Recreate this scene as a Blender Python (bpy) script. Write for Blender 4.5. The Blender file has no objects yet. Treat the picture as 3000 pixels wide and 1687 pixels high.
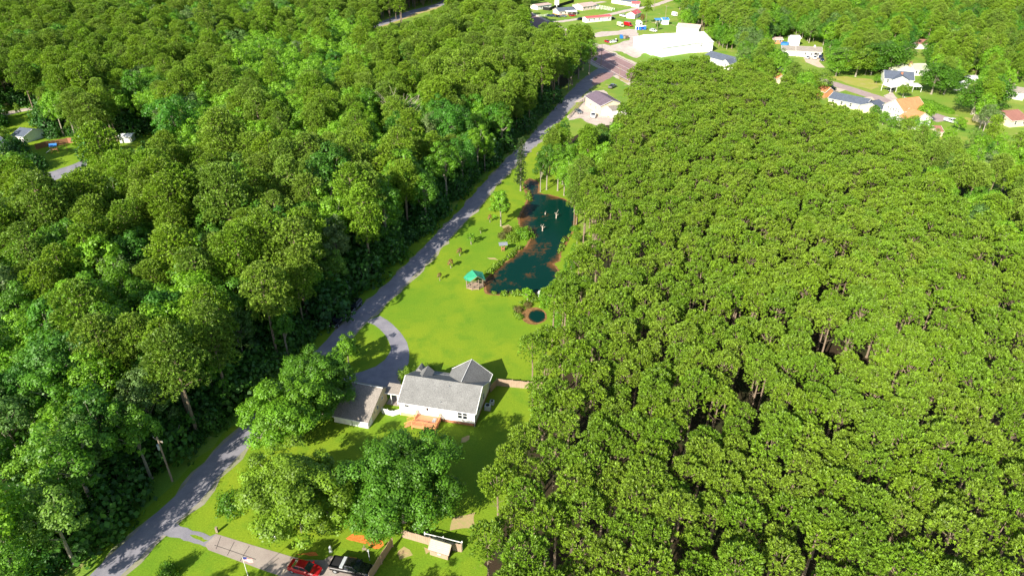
import bpy, math, random
import numpy as np
from mathutils import Vector

SC = bpy.context.scene
COL = SC.collection
R = math.radians

# ---------------------------------------------------------------- camera, sky, sun, exposure
CAM_H = 80.0; PITCH = R(30.6); FOC = 2000.0          # focal length in photo pixels (3000 wide)
cam_d = bpy.data.cameras.new("camera"); cam = bpy.data.objects.new("camera", cam_d); COL.objects.link(cam)
cam.location = (0, 0, CAM_H); cam.rotation_euler = (math.pi/2 - PITCH, 0, 0)
cam_d.sensor_width = 36; cam_d.lens = 24.0; cam_d.clip_start = 1; cam_d.clip_end = 6000
SC.camera = cam
SUN_EL = R(31); SHADOW_AZ = R(56)
sd = Vector((math.cos(SHADOW_AZ)*math.cos(SUN_EL), math.sin(SHADOW_AZ)*math.cos(SUN_EL), -math.sin(SUN_EL)))
w = bpy.data.worlds.new("World"); SC.world = w; w.use_nodes = True
wn = w.node_tree.nodes; wl = w.node_tree.links
sky = wn.new('ShaderNodeTexSky'); sky.sky_type = 'NISHITA'; sky.sun_disc = False
sky.sun_elevation = SUN_EL
sky.sun_rotation = math.atan2(-sd.x, -sd.y)
bg = wn['Background']; bg.inputs['Strength'].default_value = 0.09
wl.new(sky.outputs[0], bg.inputs['Color'])
sun_d = bpy.data.lights.new("sun", 'SUN'); sun_d.energy = 5.0; sun_d.angle = R(0.5); sun_d.color = (1, 0.93, 0.8)
sun = bpy.data.objects.new("sun", sun_d); COL.objects.link(sun); sun.rotation_euler = sd.to_track_quat('-Z', 'Y').to_euler()
SC.view_settings.view_transform = 'Standard'; SC.view_settings.look = 'None'
SC.view_settings.exposure = 1.15; SC.view_settings.gamma = 1.0
SC.render.engine = 'CYCLES'
SC.cycles.max_bounces = 6; SC.cycles.diffuse_bounces = 3; SC.cycles.transmission_bounces = 3
SC.cycles.transparent_max_bounces = 4

# ---------------------------------------------------------------- placing: photo pixel -> point on the ground
CP, SP = math.cos(PITCH), math.sin(PITCH)
def N(x, y, z=0.0):
    u = (x-1500)/FOC; v = (843.5-y)/FOC
    d = (u, CP+v*SP, -SP+v*CP); t = (z-CAM_H)/d[2]
    return (d[0]*t, d[1]*t)
def PX(X, Y, Z):
    Z = Z-CAM_H; f = Y*CP-Z*SP
    if f < 1: return (-9999, -9999)
    return (1500+FOC*X/f, 843.5-FOC*(Y*SP+Z*CP)/f)
def crop(ox, oy, s): return lambda x, y: (ox+x/s, oy+y/s)
cD = crop(0, 0, .8587); c1 = crop(950, 1000, 3.958); c2 = crop(200, 1300, 2.147); c3 = crop(1250, 500, 2.898)
c4 = crop(1550, 0, 3.623); c5 = crop(2200, 0, 3.22); c6 = crop(0, 200, 4.026); c7 = crop(1000, 0, 4.14)
c8 = crop(1600, 180, 5.573); cd = crop(800, 850, 5.175); cp = crop(1450, 380, 4.5275)
cf = crop(1540, 0, 9.908); cg = crop(1780, 20, 10.733); cb = crop(800, 1560, 7.36); ck = crop(1130, 1500, 7.748)
cs = crop(2560, 270, 6.825); cr = crop(2220, 90, 6.618); ce = crop(2780, 180, 4.095); ca = crop(700, 980, 1.3214)
def GP(c, x, y, z=0): return N(*c(x, y), z)
def poly(c, pts): return [c(*p) for p in pts]

# ---------------------------------------------------------------- materials
MATS = {}
def newmat(name):
    m = bpy.data.materials.new(name); m.use_nodes = True; MATS[name] = m
    return m, m.node_tree.nodes, m.node_tree.links, m.node_tree.nodes['Principled BSDF']
def ramp(n, cols, pos=None):
    r = n.new('ShaderNodeValToRGB'); e = r.color_ramp.elements
    while len(e) < len(cols): e.new(0.5)
    for i, c in enumerate(cols):
        e[i].position = pos[i] if pos else i/(len(cols)-1); e[i].color = (*c, 1)
    return r
def mat(name, col, rough=.8, metal=0, var=.12, scale=3.0, spec=.3, col2=None, bump=0, detail=6, coat=0):
    m, n, l, b = newmat(name)
    tc = n.new('ShaderNodeTexCoord'); nz = n.new('ShaderNodeTexNoise'); nz.inputs['Scale'].default_value = scale
    nz.inputs['Detail'].default_value = detail; nz.inputs['Roughness'].default_value = .65
    l.new(tc.outputs['Object'], nz.inputs['Vector'])
    c2_ = col2 or tuple(min(1, c*(1+var)) for c in col); c1_ = col if col2 else tuple(c*(1-var) for c in col)
    r = ramp(n, [c1_, c2_], [.35, .65]); l.new(nz.outputs['Fac'], r.inputs[0]); l.new(r.outputs[0], b.inputs['Base Color'])
    b.inputs['Roughness'].default_value = rough; b.inputs['Metallic'].default_value = metal
    b.inputs['Specular IOR Level'].default_value = spec; b.inputs['Coat Weight'].default_value = coat
    if bump:
        bp = n.new('ShaderNodeBump'); bp.inputs['Strength'].default_value = bump; bp.inputs['Distance'].default_value = .05
        l.new(nz.outputs['Fac'], bp.inputs['Height']); l.new(bp.outputs[0], b.inputs['Normal'])
    return m
def shingle(name, col, scale=1.0):
    m, n, l, b = newmat(name)
    tc = n.new('ShaderNodeTexCoord')
    nz = n.new('ShaderNodeTexNoise'); nz.inputs['Scale'].default_value = 9; nz.inputs['Detail'].default_value = 3
    nb = n.new('ShaderNodeTexNoise'); nb.inputs['Scale'].default_value = .6; nb.inputs['Detail'].default_value = 4
    l.new(tc.outputs['Object'], nz.inputs['Vector']); l.new(tc.outputs['Object'], nb.inputs['Vector'])
    wv = n.new('ShaderNodeTexWave'); wv.bands_direction = 'Y'; wv.inputs['Scale'].default_value = 2.2*scale; wv.inputs['Distortion'].default_value = .6
    l.new(tc.outputs['Object'], wv.inputs['Vector'])
    r = ramp(n, [tuple(c*.66 for c in col), tuple(min(1, c*1.35) for c in col)], [.35, .65]); l.new(nz.outputs['Fac'], r.inputs[0])
    mx = n.new('ShaderNodeMixRGB'); mx.blend_type = 'MULTIPLY'; mx.inputs[0].default_value = .5
    r2 = ramp(n, [(.72, .72, .72), (1.1, 1.1, 1.1)], [.3, .7]); l.new(nb.outputs['Fac'], r2.inputs[0])
    l.new(r.outputs[0], mx.inputs[1]); l.new(r2.outputs[0], mx.inputs[2])
    m2 = n.new('ShaderNodeMixRGB'); m2.blend_type = 'MULTIPLY'; m2.inputs[0].default_value = .35
    r3 = ramp(n, [(.6, .6, .6), (1, 1, 1)], [.0, .3]); l.new(wv.outputs['Fac'], r3.inputs[0])
    l.new(mx.outputs[0], m2.inputs[1]); l.new(r3.outputs[0], m2.inputs[2])
    l.new(m2.outputs[0], b.inputs['Base Color']); b.inputs['Roughness'].default_value = .9; b.inputs['Specular IOR Level'].default_value = .2
    return m
def siding(name, col, axis='Z', scale=3.0, depth=.25):
    m, n, l, b = newmat(name)
    tc = n.new('ShaderNodeTexCoord'); wv = n.new('ShaderNodeTexWave'); wv.bands_direction = axis; wv.wave_profile = 'SAW'
    wv.inputs['Scale'].default_value = scale; l.new(tc.outputs['Object'], wv.inputs['Vector'])
    nz = n.new('ShaderNodeTexNoise'); nz.inputs['Scale'].default_value = 1.5; nz.inputs['Detail'].default_value = 5
    l.new(tc.outputs['Object'], nz.inputs['Vector'])
    r = ramp(n, [tuple(c*(1-depth) for c in col), col, col], [0, .15, 1]); l.new(wv.outputs['Fac'], r.inputs[0])
    r2 = ramp(n, [(.85, .84, .82), (1, 1, 1)], [.35, .6]); l.new(nz.outputs['Fac'], r2.inputs[0])
    mx = n.new('ShaderNodeMixRGB'); mx.blend_type = 'MULTIPLY'; mx.inputs[0].default_value = .8
    l.new(r.outputs[0], mx.inputs[1]); l.new(r2.outputs[0], mx.inputs[2]); l.new(mx.outputs[0], b.inputs['Base Color'])
    b.inputs['Roughness'].default_value = .6
    return m
def leafmat(name, cols, rough=.5, trans=.3, tint=(.75, 1.25), spec=.35):
    m, n, l, b = newmat(name)
    oi = n.new('ShaderNodeObjectInfo'); r = ramp(n, cols); r.color_ramp.interpolation = 'LINEAR'
    l.new(oi.outputs['Random'], r.inputs[0])
    at = n.new('ShaderNodeAttribute'); at.attribute_name = 'tint'
    mr = n.new('ShaderNodeMapRange'); mr.inputs['To Min'].default_value = tint[0]; mr.inputs['To Max'].default_value = tint[1]
    l.new(at.outputs['Fac'], mr.inputs['Value'])
    vm = n.new('ShaderNodeVectorMath'); vm.operation = 'SCALE'; l.new(r.outputs[0], vm.inputs[0]); l.new(mr.outputs[0], vm.inputs['Scale'])
    l.new(vm.outputs[0], b.inputs['Base Color']); b.inputs['Roughness'].default_value = rough; b.inputs['Specular IOR Level'].default_value = spec
    tr = n.new('ShaderNodeBsdfTranslucent')
    v2 = n.new('ShaderNodeVectorMath'); v2.operation = 'MULTIPLY'; v2.inputs[1].default_value = (1.25, 1.35, .5)
    l.new(vm.outputs[0], v2.inputs[0]); l.new(v2.outputs[0], tr.inputs['Color'])
    ms = n.new('ShaderNodeMixShader'); ms.inputs[0].default_value = trans
    l.new(b.outputs[0], ms.inputs[1]); l.new(tr.outputs[0], ms.inputs[2])
    l.new(ms.outputs[0], n['Material Output'].inputs['Surface'])
    return m
def grassmat(name, A, B, Cc, soil=None, soilpos=.66, s1=.035, s2=.25):
    m, n, l, b = newmat(name)
    tc = n.new('ShaderNodeTexCoord')
    def nz(s, d=6, ro=.6):
        q = n.new('ShaderNodeTexNoise'); q.inputs['Scale'].default_value = s; q.inputs['Detail'].default_value = d; q.inputs['Roughness'].default_value = ro
        l.new(tc.outputs['Object'], q.inputs['Vector']); return q
    a, c, f = nz(s1), nz(s2), nz(3.5, 4, .8)
    r1 = ramp(n, [A, B], [.36, .64]); l.new(a.outputs['Fac'], r1.inputs[0])
    mx = n.new('ShaderNodeMixRGB'); l.new(r1.outputs[0], mx.inputs[1]); mx.inputs[2].default_value = (*Cc, 1)
    r2 = ramp(n, [(0, 0, 0), (1, 1, 1)], [.48, .72]); l.new(c.outputs['Fac'], r2.inputs[0]); l.new(r2.outputs[0], mx.inputs[0])
    cur = mx
    if soil:
        d_ = nz(.11, 8, .7); r4 = ramp(n, [(0, 0, 0), (1, 1, 1)], [soilpos, soilpos+.05]); l.new(d_.outputs['Fac'], r4.inputs[0])
        m3 = n.new('ShaderNodeMixRGB'); l.new(r4.outputs[0], m3.inputs[0]); l.new(cur.outputs[0], m3.inputs[1]); m3.inputs[2].default_value = (*soil, 1); cur = m3
    m4 = n.new('ShaderNodeMixRGB'); m4.blend_type = 'MULTIPLY'; m4.inputs[0].default_value = .8
    r5 = ramp(n, [(.62, .66, .6), (1.15, 1.15, 1.1)], [.3, .7]); l.new(f.outputs['Fac'], r5.inputs[0])
    l.new(cur.outputs[0], m4.inputs[1]); l.new(r5.outputs[0], m4.inputs[2])
    l.new(m4.outputs[0], b.inputs['Base Color']); b.inputs['Roughness'].default_value = .85; b.inputs['Specular IOR Level'].default_value = .15
    bp = n.new('ShaderNodeBump'); bp.inputs['Strength'].default_value = .6; bp.inputs['Distance'].default_value = .12
    l.new(f.outputs['Fac'], bp.inputs['Height']); l.new(bp.outputs[0], b.inputs['Normal'])
    return m
def roadmat(name, col, patch, crack=True):
    m, n, l, b = newmat(name)
    tc = n.new('ShaderNodeTexCoord')
    def nz(s, d=6, ro=.6):
        q = n.new('ShaderNodeTexNoise'); q.inputs['Scale'].default_value = s; q.inputs['Detail'].default_value = d; q.inputs['Roughness'].default_value = ro
        l.new(tc.outputs['Object'], q.inputs['Vector']); return q
    a, f = nz(.35), nz(14, 3, .8)
    r1 = ramp(n, [col, patch], [.4, .68]); l.new(a.outputs['Fac'], r1.inputs[0])
    r5 = ramp(n, [(.75, .75, .75), (1.2, 1.2, 1.2)], [.3, .7]); l.new(f.outputs['Fac'], r5.inputs[0])
    m4 = n.new('ShaderNodeMixRGB'); m4.blend_type = 'MULTIPLY'; m4.inputs[0].default_value = 1
    l.new(r1.outputs[0], m4.inputs[1]); l.new(r5.outputs[0], m4.inputs[2]); l.new(m4.outputs[0], b.inputs['Base Color'])
    b.inputs['Roughness'].default_value = .9; b.inputs['Specular IOR Level'].default_value = .2
    return m

LAWN = grassmat('lawn_grass', (.135, .25, .014), (.225, .3, .016), (.12, .235, .014), soil=(.36, .32, .1), soilpos=.66)
FIELD = grassmat('field_grass', (.15, .27, .03), (.25, .3, .05), (.11, .24, .025), soil=(.36, .3, .15), soilpos=.6, s1=.02, s2=.09)
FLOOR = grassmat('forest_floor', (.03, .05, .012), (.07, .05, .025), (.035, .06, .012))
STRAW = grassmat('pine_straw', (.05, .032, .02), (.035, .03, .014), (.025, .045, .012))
VERGE = grassmat('verge_grass', (.06, .14, .02), (.1, .16, .02), (.05, .12, .015))
ROAD = roadmat('asphalt_grey', (.2, .195, .225), (.265, .255, .28))
HWY = roadmat('asphalt_red', (.3, .19, .18), (.24, .155, .155))
GRAVEL = roadmat('gravel', (.42, .35, .32), (.55, .47, .4))
PALE = roadmat('pale_gravel', (.5, .42, .36), (.36, .35, .22))
CONC = roadmat('old_concrete', (.3, .25, .22), (.36, .31, .27))
CONCP = roadmat('pale_concrete', (.5, .4, .3), (.56, .47, .37))
STREET = roadmat('street_asphalt', (.32, .24, .23), (.38, .3, .28))
MULCH = mat('orange_mulch', (.5, .12, .02), col2=(.75, .25, .05), scale=4, bump=.8)
MUD = mat('mud', (.12, .06, .02), col2=(.3, .16, .06), scale=1.2, bump=.5)
SAND = mat('bare_sand', (.42, .28, .16), col2=(.3, .3, .1), scale=1.5)
WHITE = mat('white_paint', (.8, .8, .78), rough=.5, var=.03)
PWHITE = siding('white_siding', (.82, .81, .77)); TAN = siding('tan_siding', (.6, .52, .33)); CREAM = siding('cream_siding', (.7, .62, .42))
PINKW = siding('pink_siding', (.72, .58, .52)); GREYW = siding('grey_siding', (.55, .56, .55))
METALW = siding('white_metal_wall', (.85, .86, .86), axis='X', scale=1.6, depth=.12)
METALR = siding('white_metal_roof', (.88, .88, .86), axis='X', scale=1.2, depth=.08)
SHG = shingle('grey_shingle', (.2, .2, .195)); SHD = shingle('slate_shingle', (.1, .12, .16)); SHP = shingle('plum_shingle', (.15, .115, .15))
SHO = shingle('orange_shingle', (.52, .22, .1)); SHB = shingle('brown_shingle', (.3, .14, .11)); SHT = shingle('taupe_shingle', (.27, .24, .21))
SHPK = shingle('pink_shingle', (.5, .36, .32)); SHGR = shingle('pale_green_roof', (.45, .48, .33))
REDR = siding('red_metal_roof', (.55, .1, .1), axis='X', scale=1.5); GREENR = siding('green_metal_roof', (.03, .3, .16), axis='X', scale=2.5, depth=.35)
BLUER = siding('blue_metal_roof', (.06, .25, .5), axis='X', scale=2)
CORR = siding('corrugated_roof', (.36, .34, .25), axis='Y', scale=1.7, depth=.75)
BRICK = mat('brick', (.25, .09, .05), col2=(.42, .2, .12), scale=6); TANB = mat('tan_block', (.6, .42, .2), var=.1)
ORB = mat('orange_brick', (.5, .22, .1), var=.2, scale=5)
DECK = siding('deck_boards', (.62, .25, .12), axis='Y', scale=4, depth=.4); RAILW = mat('deck_rail_wood', (.62, .3, .13), var=.2)
WOOD = siding('fence_boards', (.55, .36, .24), axis='X', scale=3.2, depth=.45); WOODP = siding('pale_fence_boards', (.36, .26, .19), axis='X', scale=1.6, depth=.35)
REDW = siding('red_fence_boards', (.4, .17, .1), axis='X', scale=3, depth=.4)
POLEW = mat('weathered_wood', (.3, .24, .18), col2=(.2, .15, .11), scale=5)
GLASS = mat('dark_glass', (.015, .02, .03), rough=.08, var=.1, spec=.8)
DARK = mat('dark_rubber', (.015, .015, .016), rough=.7)
STEEL = mat('grey_steel', (.4, .42, .45), rough=.4, metal=.6); GALV = mat('galvanised', (.55, .58, .6), rough=.5, metal=.3)
BARK = mat('pine_bark', (.15, .11, .075), col2=(.26, .2, .14), scale=3, bump=.6)
BARKB = mat('grey_bark', (.2, .17, .13), col2=(.33, .3, .24), scale=3, bump=.6)
DEADW = mat('dead_wood', (.45, .36, .28), col2=(.6, .52, .44), scale=4)
def paint(name, c): return mat(name, c, rough=.25, var=.03, spec=.5, coat=.6)
CARC = {k: paint(k+'_car_paint', c) for k, c in dict(red=(.36, .008, .012), black=(.006, .006, .008), white=(.8, .8, .8), silver=(.45, .46, .48), darkblue=(.02, .03, .07), grey=(.12, .13, .14), cream=(.6, .62, .35), maroon=(.2, .01, .02)).items()}
BLUEP = mat('blue_plastic', (.01, .05, .4), rough=.4); BLUED = mat('blue_dumpster_paint', (.02, .16, .45), rough=.5)
TARP = mat('blue_tarp', (.05, .2, .5), rough=.4); FRED = mat('flag_red', (.5, .03, .04)); FBLUE = mat('flag_blue', (.02, .04, .2))
YPAINT = mat('yellow_road_paint', (.6, .4, .1)); WPAINT = mat('white_road_paint', (.7, .66, .62))

# pond water: dark teal body with rust-brown weed patches
def watermat():
    m, n, l, b = newmat('pond_water')
    tc = n.new('ShaderNodeTexCoord')
    def nz(s, d, ro, dist=0):
        q = n.new('ShaderNodeTexNoise'); q.inputs['Scale'].default_value = s; q.inputs['Detail'].default_value = d; q.inputs['Roughness'].default_value = ro
        q.inputs['Distortion'].default_value = dist; l.new(tc.outputs['Object'], q.inputs['Vector']); return q
    a, f = nz(.09, 2, .5), nz(.8, 7, .75, .6)
    at = n.new('ShaderNodeAttribute'); at.attribute_name = 'shore'
    ad = n.new('ShaderNodeMath'); ad.operation = 'ADD'; l.new(a.outputs['Fac'], ad.inputs[0])
    mu = n.new('ShaderNodeMath'); mu.operation = 'MULTIPLY'; mu.inputs[1].default_value = .3; l.new(at.outputs['Fac'], mu.inputs[0]); l.new(mu.outputs[0], ad.inputs[1])
    a2 = n.new('ShaderNodeMath'); a2.operation = 'MULTIPLY_ADD'; a2.inputs[1].default_value = .8; l.new(f.outputs['Fac'], a2.inputs[0]); l.new(ad.outputs[0], a2.inputs[2])
    r = ramp(n, [(.001, .021, .015), (.0015, .025, .018), (.05, .035, .015), (.13, .06, .02)], [0, .99, 1.06, 1.2])
    sc = n.new('ShaderNodeMath'); sc.operation = 'MULTIPLY'; sc.inputs[1].default_value = .72; l.new(a2.outputs[0], sc.inputs[0])
    for e, p in zip(r.color_ramp.elements, [0, .735, .79, .93]): e.position = p
    l.new(sc.outputs[0], r.inputs[0]); l.new(r.outputs[0], b.inputs['Base Color'])
    b.inputs['Roughness'].default_value = .2; b.inputs['Specular IOR Level'].default_value = .04
    rp = nz(2.5, 3, .6); bp = n.new('ShaderNodeBump'); bp.inputs['Strength'].default_value = .12; bp.inputs['Distance'].default_value = .05
    l.new(rp.outputs['Fac'], bp.inputs['Height']); l.new(bp.outputs[0], b.inputs['Normal'])
    return m
WATER = watermat()

# leaves
PINEL = leafmat('plantation_needles', [(.145, .27, .016), (.185, .3, .018), (.2, .305, .026), (.165, .29, .02), (.15, .265, .018)], tint=(.38, 1.4), trans=.25)
FPINEL = leafmat('forest_pine_needles', [(.16, .28, .022), (.21, .33, .022), (.18, .32, .02), (.21, .32, .035), (.15, .26, .03)], tint=(.5, 1.35), trans=.25)
BROADL = leafmat('forest_leaves', [(.06, .2, .018), (.11, .27, .015), (.18, .36, .016), (.08, .22, .015), (.15, .31, .014), (.17, .25, .08), (.07, .2, .02), (.13, .29, .02)], tint=(.55, 1.3), trans=.35)
OAKL = leafmat('oak_leaves', [(.075, .19, .012), (.085, .21, .012)], tint=(.55, 1.3)); OLIVEL = leafmat('olive_leaves', [(.16, .28, .016), (.17, .29, .018)], tint=(.5, 1.3))
LIMEL = leafmat('lime_leaves', [(.13, .29, .014), (.14, .3, .016)], tint=(.55, 1.3)); BRIGHTL = leafmat('bright_leaves', [(.19, .37, .018), (.16, .34, .018)], tint=(.7, 1.25))
DARKL = leafmat('undergrowth_leaves', [(.04, .14, .02), (.07, .19, .02), (.04, .13, .025)], tint=(.5, 1.2)); RUSTL = leafmat('rust_leaves', [(.28, .17, .05), (.22, .16, .05)], tint=(.6, 1.3))
REED = leafmat('reed_leaves', [(.2, .15, .05), (.12, .14, .03)], tint=(.5, 1.3))
CYPL = leafmat('cypress_leaves', [(.07, .12, .03), (.06, .11, .025)], tint=(.5, 1.3))

# ---------------------------------------------------------------- mesh helpers
class MB:
    def __init__(s): s.v = []; s.f = []
    def add(s, vs, fs):
        o = len(s.v); s.v += [tuple(p) for p in vs]; s.f += [tuple(i+o for i in f) for f in fs]; return s
    def box(s, x0, x1, y0, y1, z0, z1):
        return s.add([(x0, y0, z0), (x1, y0, z0), (x1, y1, z0), (x0, y1, z0), (x0, y0, z1), (x1, y0, z1), (x1, y1, z1), (x0, y1, z1)],
                     [(0, 3, 2, 1), (4, 5, 6, 7), (0, 1, 5, 4), (1, 2, 6, 5), (2, 3, 7, 6), (3, 0, 4, 7)])
    def prism(s, pts, z0, z1):                                  # pts: xy outline
        n = len(pts)
        return s.add([(x, y, z0) for x, y in pts]+[(x, y, z1) for x, y in pts],
                     [tuple(range(n))[::-1], tuple(range(n, 2*n))]+[(i, (i+1) % n, n+(i+1) % n, n+i) for i in range(n)])
    def loft(s, A, B):                                           # two equal 3-D outlines
        n = len(A)
        return s.add(list(A)+list(B), [tuple(range(n))[::-1], tuple(range(n, 2*n))]+[(i, (i+1) % n, n+(i+1) % n, n+i) for i in range(n)])
    def slab(s, q, t):                                           # four 3-D corners, thickness downward
        return s.loft([(x, y, z-t) for x, y, z in q], q)
    def tube(s, pts, rs, k=6):
        rings = []
        for i, p in enumerate(pts):
            p = Vector(p); a = Vector(pts[max(0, i-1)]); b = Vector(pts[min(len(pts)-1, i+1)])
            d = (b-a).normalized() if (b-a).length > 1e-6 else Vector((0, 0, 1))
            u = d.orthogonal().normalized(); v = d.cross(u); r = rs[i] if not isinstance(rs, (int, float)) else rs
            rings.append([tuple(p+u*(r*math.cos(2*math.pi*j/k))+v*(r*math.sin(2*math.pi*j/k))) for j in range(k)])
        vs = [q for r_ in rings for q in r_]; fs = []
        for i in range(len(rings)-1):
            fs += [(i*k+j, i*k+(j+1) % k, (i+1)*k+(j+1) % k, (i+1)*k+j) for j in range(k)]
        fs += [tuple(range(k))[::-1], tuple(range((len(rings)-1)*k, len(rings)*k))]
        return s.add(vs, fs)
    def cyl(s, x, y, z0, z1, r, k=16, r2=None): return s.tube([(x, y, z0), (x, y, z1)], [r, r if r2 is None else r2], k)
    def build(s, name, m, parent=None, smooth=False):
        me = bpy.data.meshes.new(name); me.from_pydata(s.v, [], s.f)
        for q in (m if isinstance(m, (list, tuple)) else [m]): me.materials.append(q)
        if smooth: me.polygons.foreach_set('use_smooth', [True]*len(me.polygons))
        me.update(); o = bpy.data.objects.new(name, me); COL.objects.link(o); o.parent = parent
        return o
def tag(o, label, cat, group=None, kind=None):
    o['label'] = label; o['category'] = cat
    if group: o['group'] = group
    if kind: o['kind'] = kind
    return o
def thing(name, label, cat, loc, rz=0, group=None):
    o = bpy.data.objects.new(name, None); COL.objects.link(o)
    o.location = (loc[0], loc[1], loc[2] if len(loc) > 2 else 0); o.rotation_euler = (0, 0, rz)
    return tag(o, label, cat, group)
def struct(o, stuff=False): o['kind'] = 'stuff' if stuff else 'structure'; return o
def dup(root, loc, rz, sc=1.0, label=None, group=None):
    r = root.copy(); COL.objects.link(r); r.location = (loc[0], loc[1], loc[2] if len(loc) > 2 else 0); r.rotation_euler = (0, 0, rz)
    r.scale = (sc, sc, sc) if isinstance(sc, (int, float)) else sc
    if label: r['label'] = label
    if group: r['group'] = group
    elif 'group' in r: del r['group']
    for ch in list(root.children):
        c = ch.copy(); COL.objects.link(c); c.parent = r
        for g in ch.children:
            d = g.copy(); COL.objects.link(d); d.parent = c
    return r
def dens(pts, rnd, step=2.0, jit=.25, closed=True):
    out = []; n = len(pts)
    for i in range(n if closed else n-1):
        a, b = Vector(pts[i]), Vector(pts[(i+1) % n]); k = max(1, int((b-a).length/step))
        for j in range(k):
            p = a.lerp(b, j/k); out.append((p.x+rnd.uniform(-jit, jit), p.y+rnd.uniform(-jit, jit)))
    if not closed: out.append(tuple(pts[-1]))
    return out
from mathutils.geometry import tessellate_polygon
def sheet(name, pts, z, m, step=1.5, jit=.2, seed=1):
    rnd = random.Random(seed); q = dens(pts, rnd, step, jit)
    tris = tessellate_polygon([[Vector((x, y, 0)) for x, y in q]])
    mb = MB(); fs = []
    for t in tris:
        a, b, c = [Vector((*q[i], 0)) for i in t]
        fs.append(tuple(t) if (b-a).cross(c-a).z > 0 else tuple(t)[::-1])
    mb.add([(x, y, z) for x, y in q], fs)
    return struct(mb.build(name, m))
def ribbon(name, cl, wd, z, m, seed=1, jit=.15):
    rnd = random.Random(seed); L, Rr = [], []
    # catmull-rom smoothing
    P = [Vector(p) for p in cl]; W = wd if isinstance(wd, list) else [wd]*len(cl); pts = []; ww = []
    for i in range(len(P)-1):
        p0, p1, p2, p3 = P[max(0, i-1)], P[i], P[i+1], P[min(len(P)-1, i+2)]
        k = max(2, int((p2-p1).length/2))
        for j in range(k):
            t = j/k; pts.append(.5*((2*p1)+(p2-p0)*t+(2*p0-5*p1+4*p2-p3)*t*t+(3*p1-p0-3*p2+p3)*t**3)); ww.append(W[i]*(1-t)+W[i+1]*t)
    pts.append(P[-1]); ww.append(W[-1])
    mb = MB(); vs = []
    for i, p in enumerate(pts):
        d = (pts[min(i+1, len(pts)-1)]-pts[max(i-1, 0)]).normalized(); nrm = Vector((-d.y, d.x)); h = ww[i]/2
        a = p+nrm*(h+rnd.uniform(-jit, jit)); b = p-nrm*(h+rnd.uniform(-jit, jit)); vs += [(a.x, a.y, z), (b.x, b.y, z)]
    mb.add(vs, [(2*i, 2*i+1, 2*i+3, 2*i+2) for i in range(len(pts)-1)])
    return struct(mb.build(name, m)), pts
def inpoly(x, y, P):
    c = False; n = len(P); j = n-1
    for i in range(n):
        xi, yi = P[i]; xj, yj = P[j]
        if (yi > y) != (yj > y) and x < (xj-xi)*(y-yi)/(yj-yi)+xi: c = not c
        j = i
    return c
def G2(pp, z=0): return [N(x, y, z) for x, y in pp]

# ---------------------------------------------------------------- ground, roads, water
g = MB(); g.add([(-3000, -500, 0), (3000, -500, 0), (3000, 5000, 0), (-3000, 5000, 0)], [(0, 1, 2, 3)])
struct(g.build('ground', FIELD))
# lawn and verge of the long clearing
lawn_px = [(228, 1750), (300, 1600), (545, 1380), (725, 1204), (962, 940), (1017, 888), (1138, 772), (1250, 680), (1402, 535), (1494, 453), (1580, 370), (1680, 300), (1660, 360),
           (1640, 520), (1700, 560), (1700, 700), (1680, 900), (1650, 1100), (1600, 1250), (1560, 1400), (1500, 1550), (1480, 1750)]
sheet('lawn', G2(lawn_px), .004, LAWN, 3, .4)
drive_px = [(250, 1750), (320, 1673), (419, 1579), (545, 1463), (603, 1393), (694, 1300), (782, 1215), (877, 1120), (967, 1020), (1007, 976), (1057, 927), (1141, 850),
            (1250, 742), (1309, 679), (1378, 607), (1433, 541), (1461, 514), (1505, 465), (1549, 427), (1575, 400), (1618, 352), (1672, 291), (1708, 255), (1736, 232), (1790, 205)]
ws = [4.0]*3+[4.2]*16+[4.6, 5.5, 6.6, 7, 8, 14]
ribbon('gravel_shoulder', [(x+.25, y) for x, y in G2(drive_px)], [w_+1.0 for w_ in ws], .012, roadmat('shoulder_gravel', (.3, .27, .22), (.2, .22, .1)), seed=4, jit=.5)
_, drive_pts = ribbon('private_road', G2(drive_px), ws, .016, ROAD)
fl = []
for p in drive_px[:-3]:
    X, Y = N(*p); fl.append((X-8.3, Y+1))
ff = [(-500, 20)]+[(-59, 20)]+fl[1:]+[N(1700, 205), N(1740, 150), N(1600, 100), N(1500, 60), N(1300, 40), N(1080, 100), (-700, 560), (-700, 20)]
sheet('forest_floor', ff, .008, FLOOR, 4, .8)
plant = G2([(1400, 1800), (1440, 1600), (1500, 1440), (1545, 1320), (1590, 1230), (1630, 1130), (1640, 1020), (1700, 900), (1730, 760), (1760, 640), (1640, 520), (1640, 420), (1740, 370), (1830, 330), (1950, 260)])+[N(2150, 240), N(2400, 400), N(2900, 560), (260, 220), (200, 20), (-8, 20)]
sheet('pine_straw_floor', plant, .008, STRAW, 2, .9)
# side drive and apron behind the house
ap = poly(cd, [(1490, 440), (1620, 390), (1740, 460), (1870, 570), (1960, 680), (2030, 790), (2060, 900), (2060, 1100)])+poly(c1, [(975, 250), (930, 330), (890, 440), (870, 600), (740, 620), (690, 540), (300, 480), (200, 430)])+\
     poly(c1, [(290, 388), (450, 345), (600, 290), (700, 215), (765, 120), (785, 60)])+poly(cd, [(1790, 880), (1755, 770), (1700, 680), (1620, 590), (1540, 530), (1440, 490), (1400, 470)])
sheet('side_driveway', G2(ap), .020, ROAD, 1.5, .06)
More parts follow.
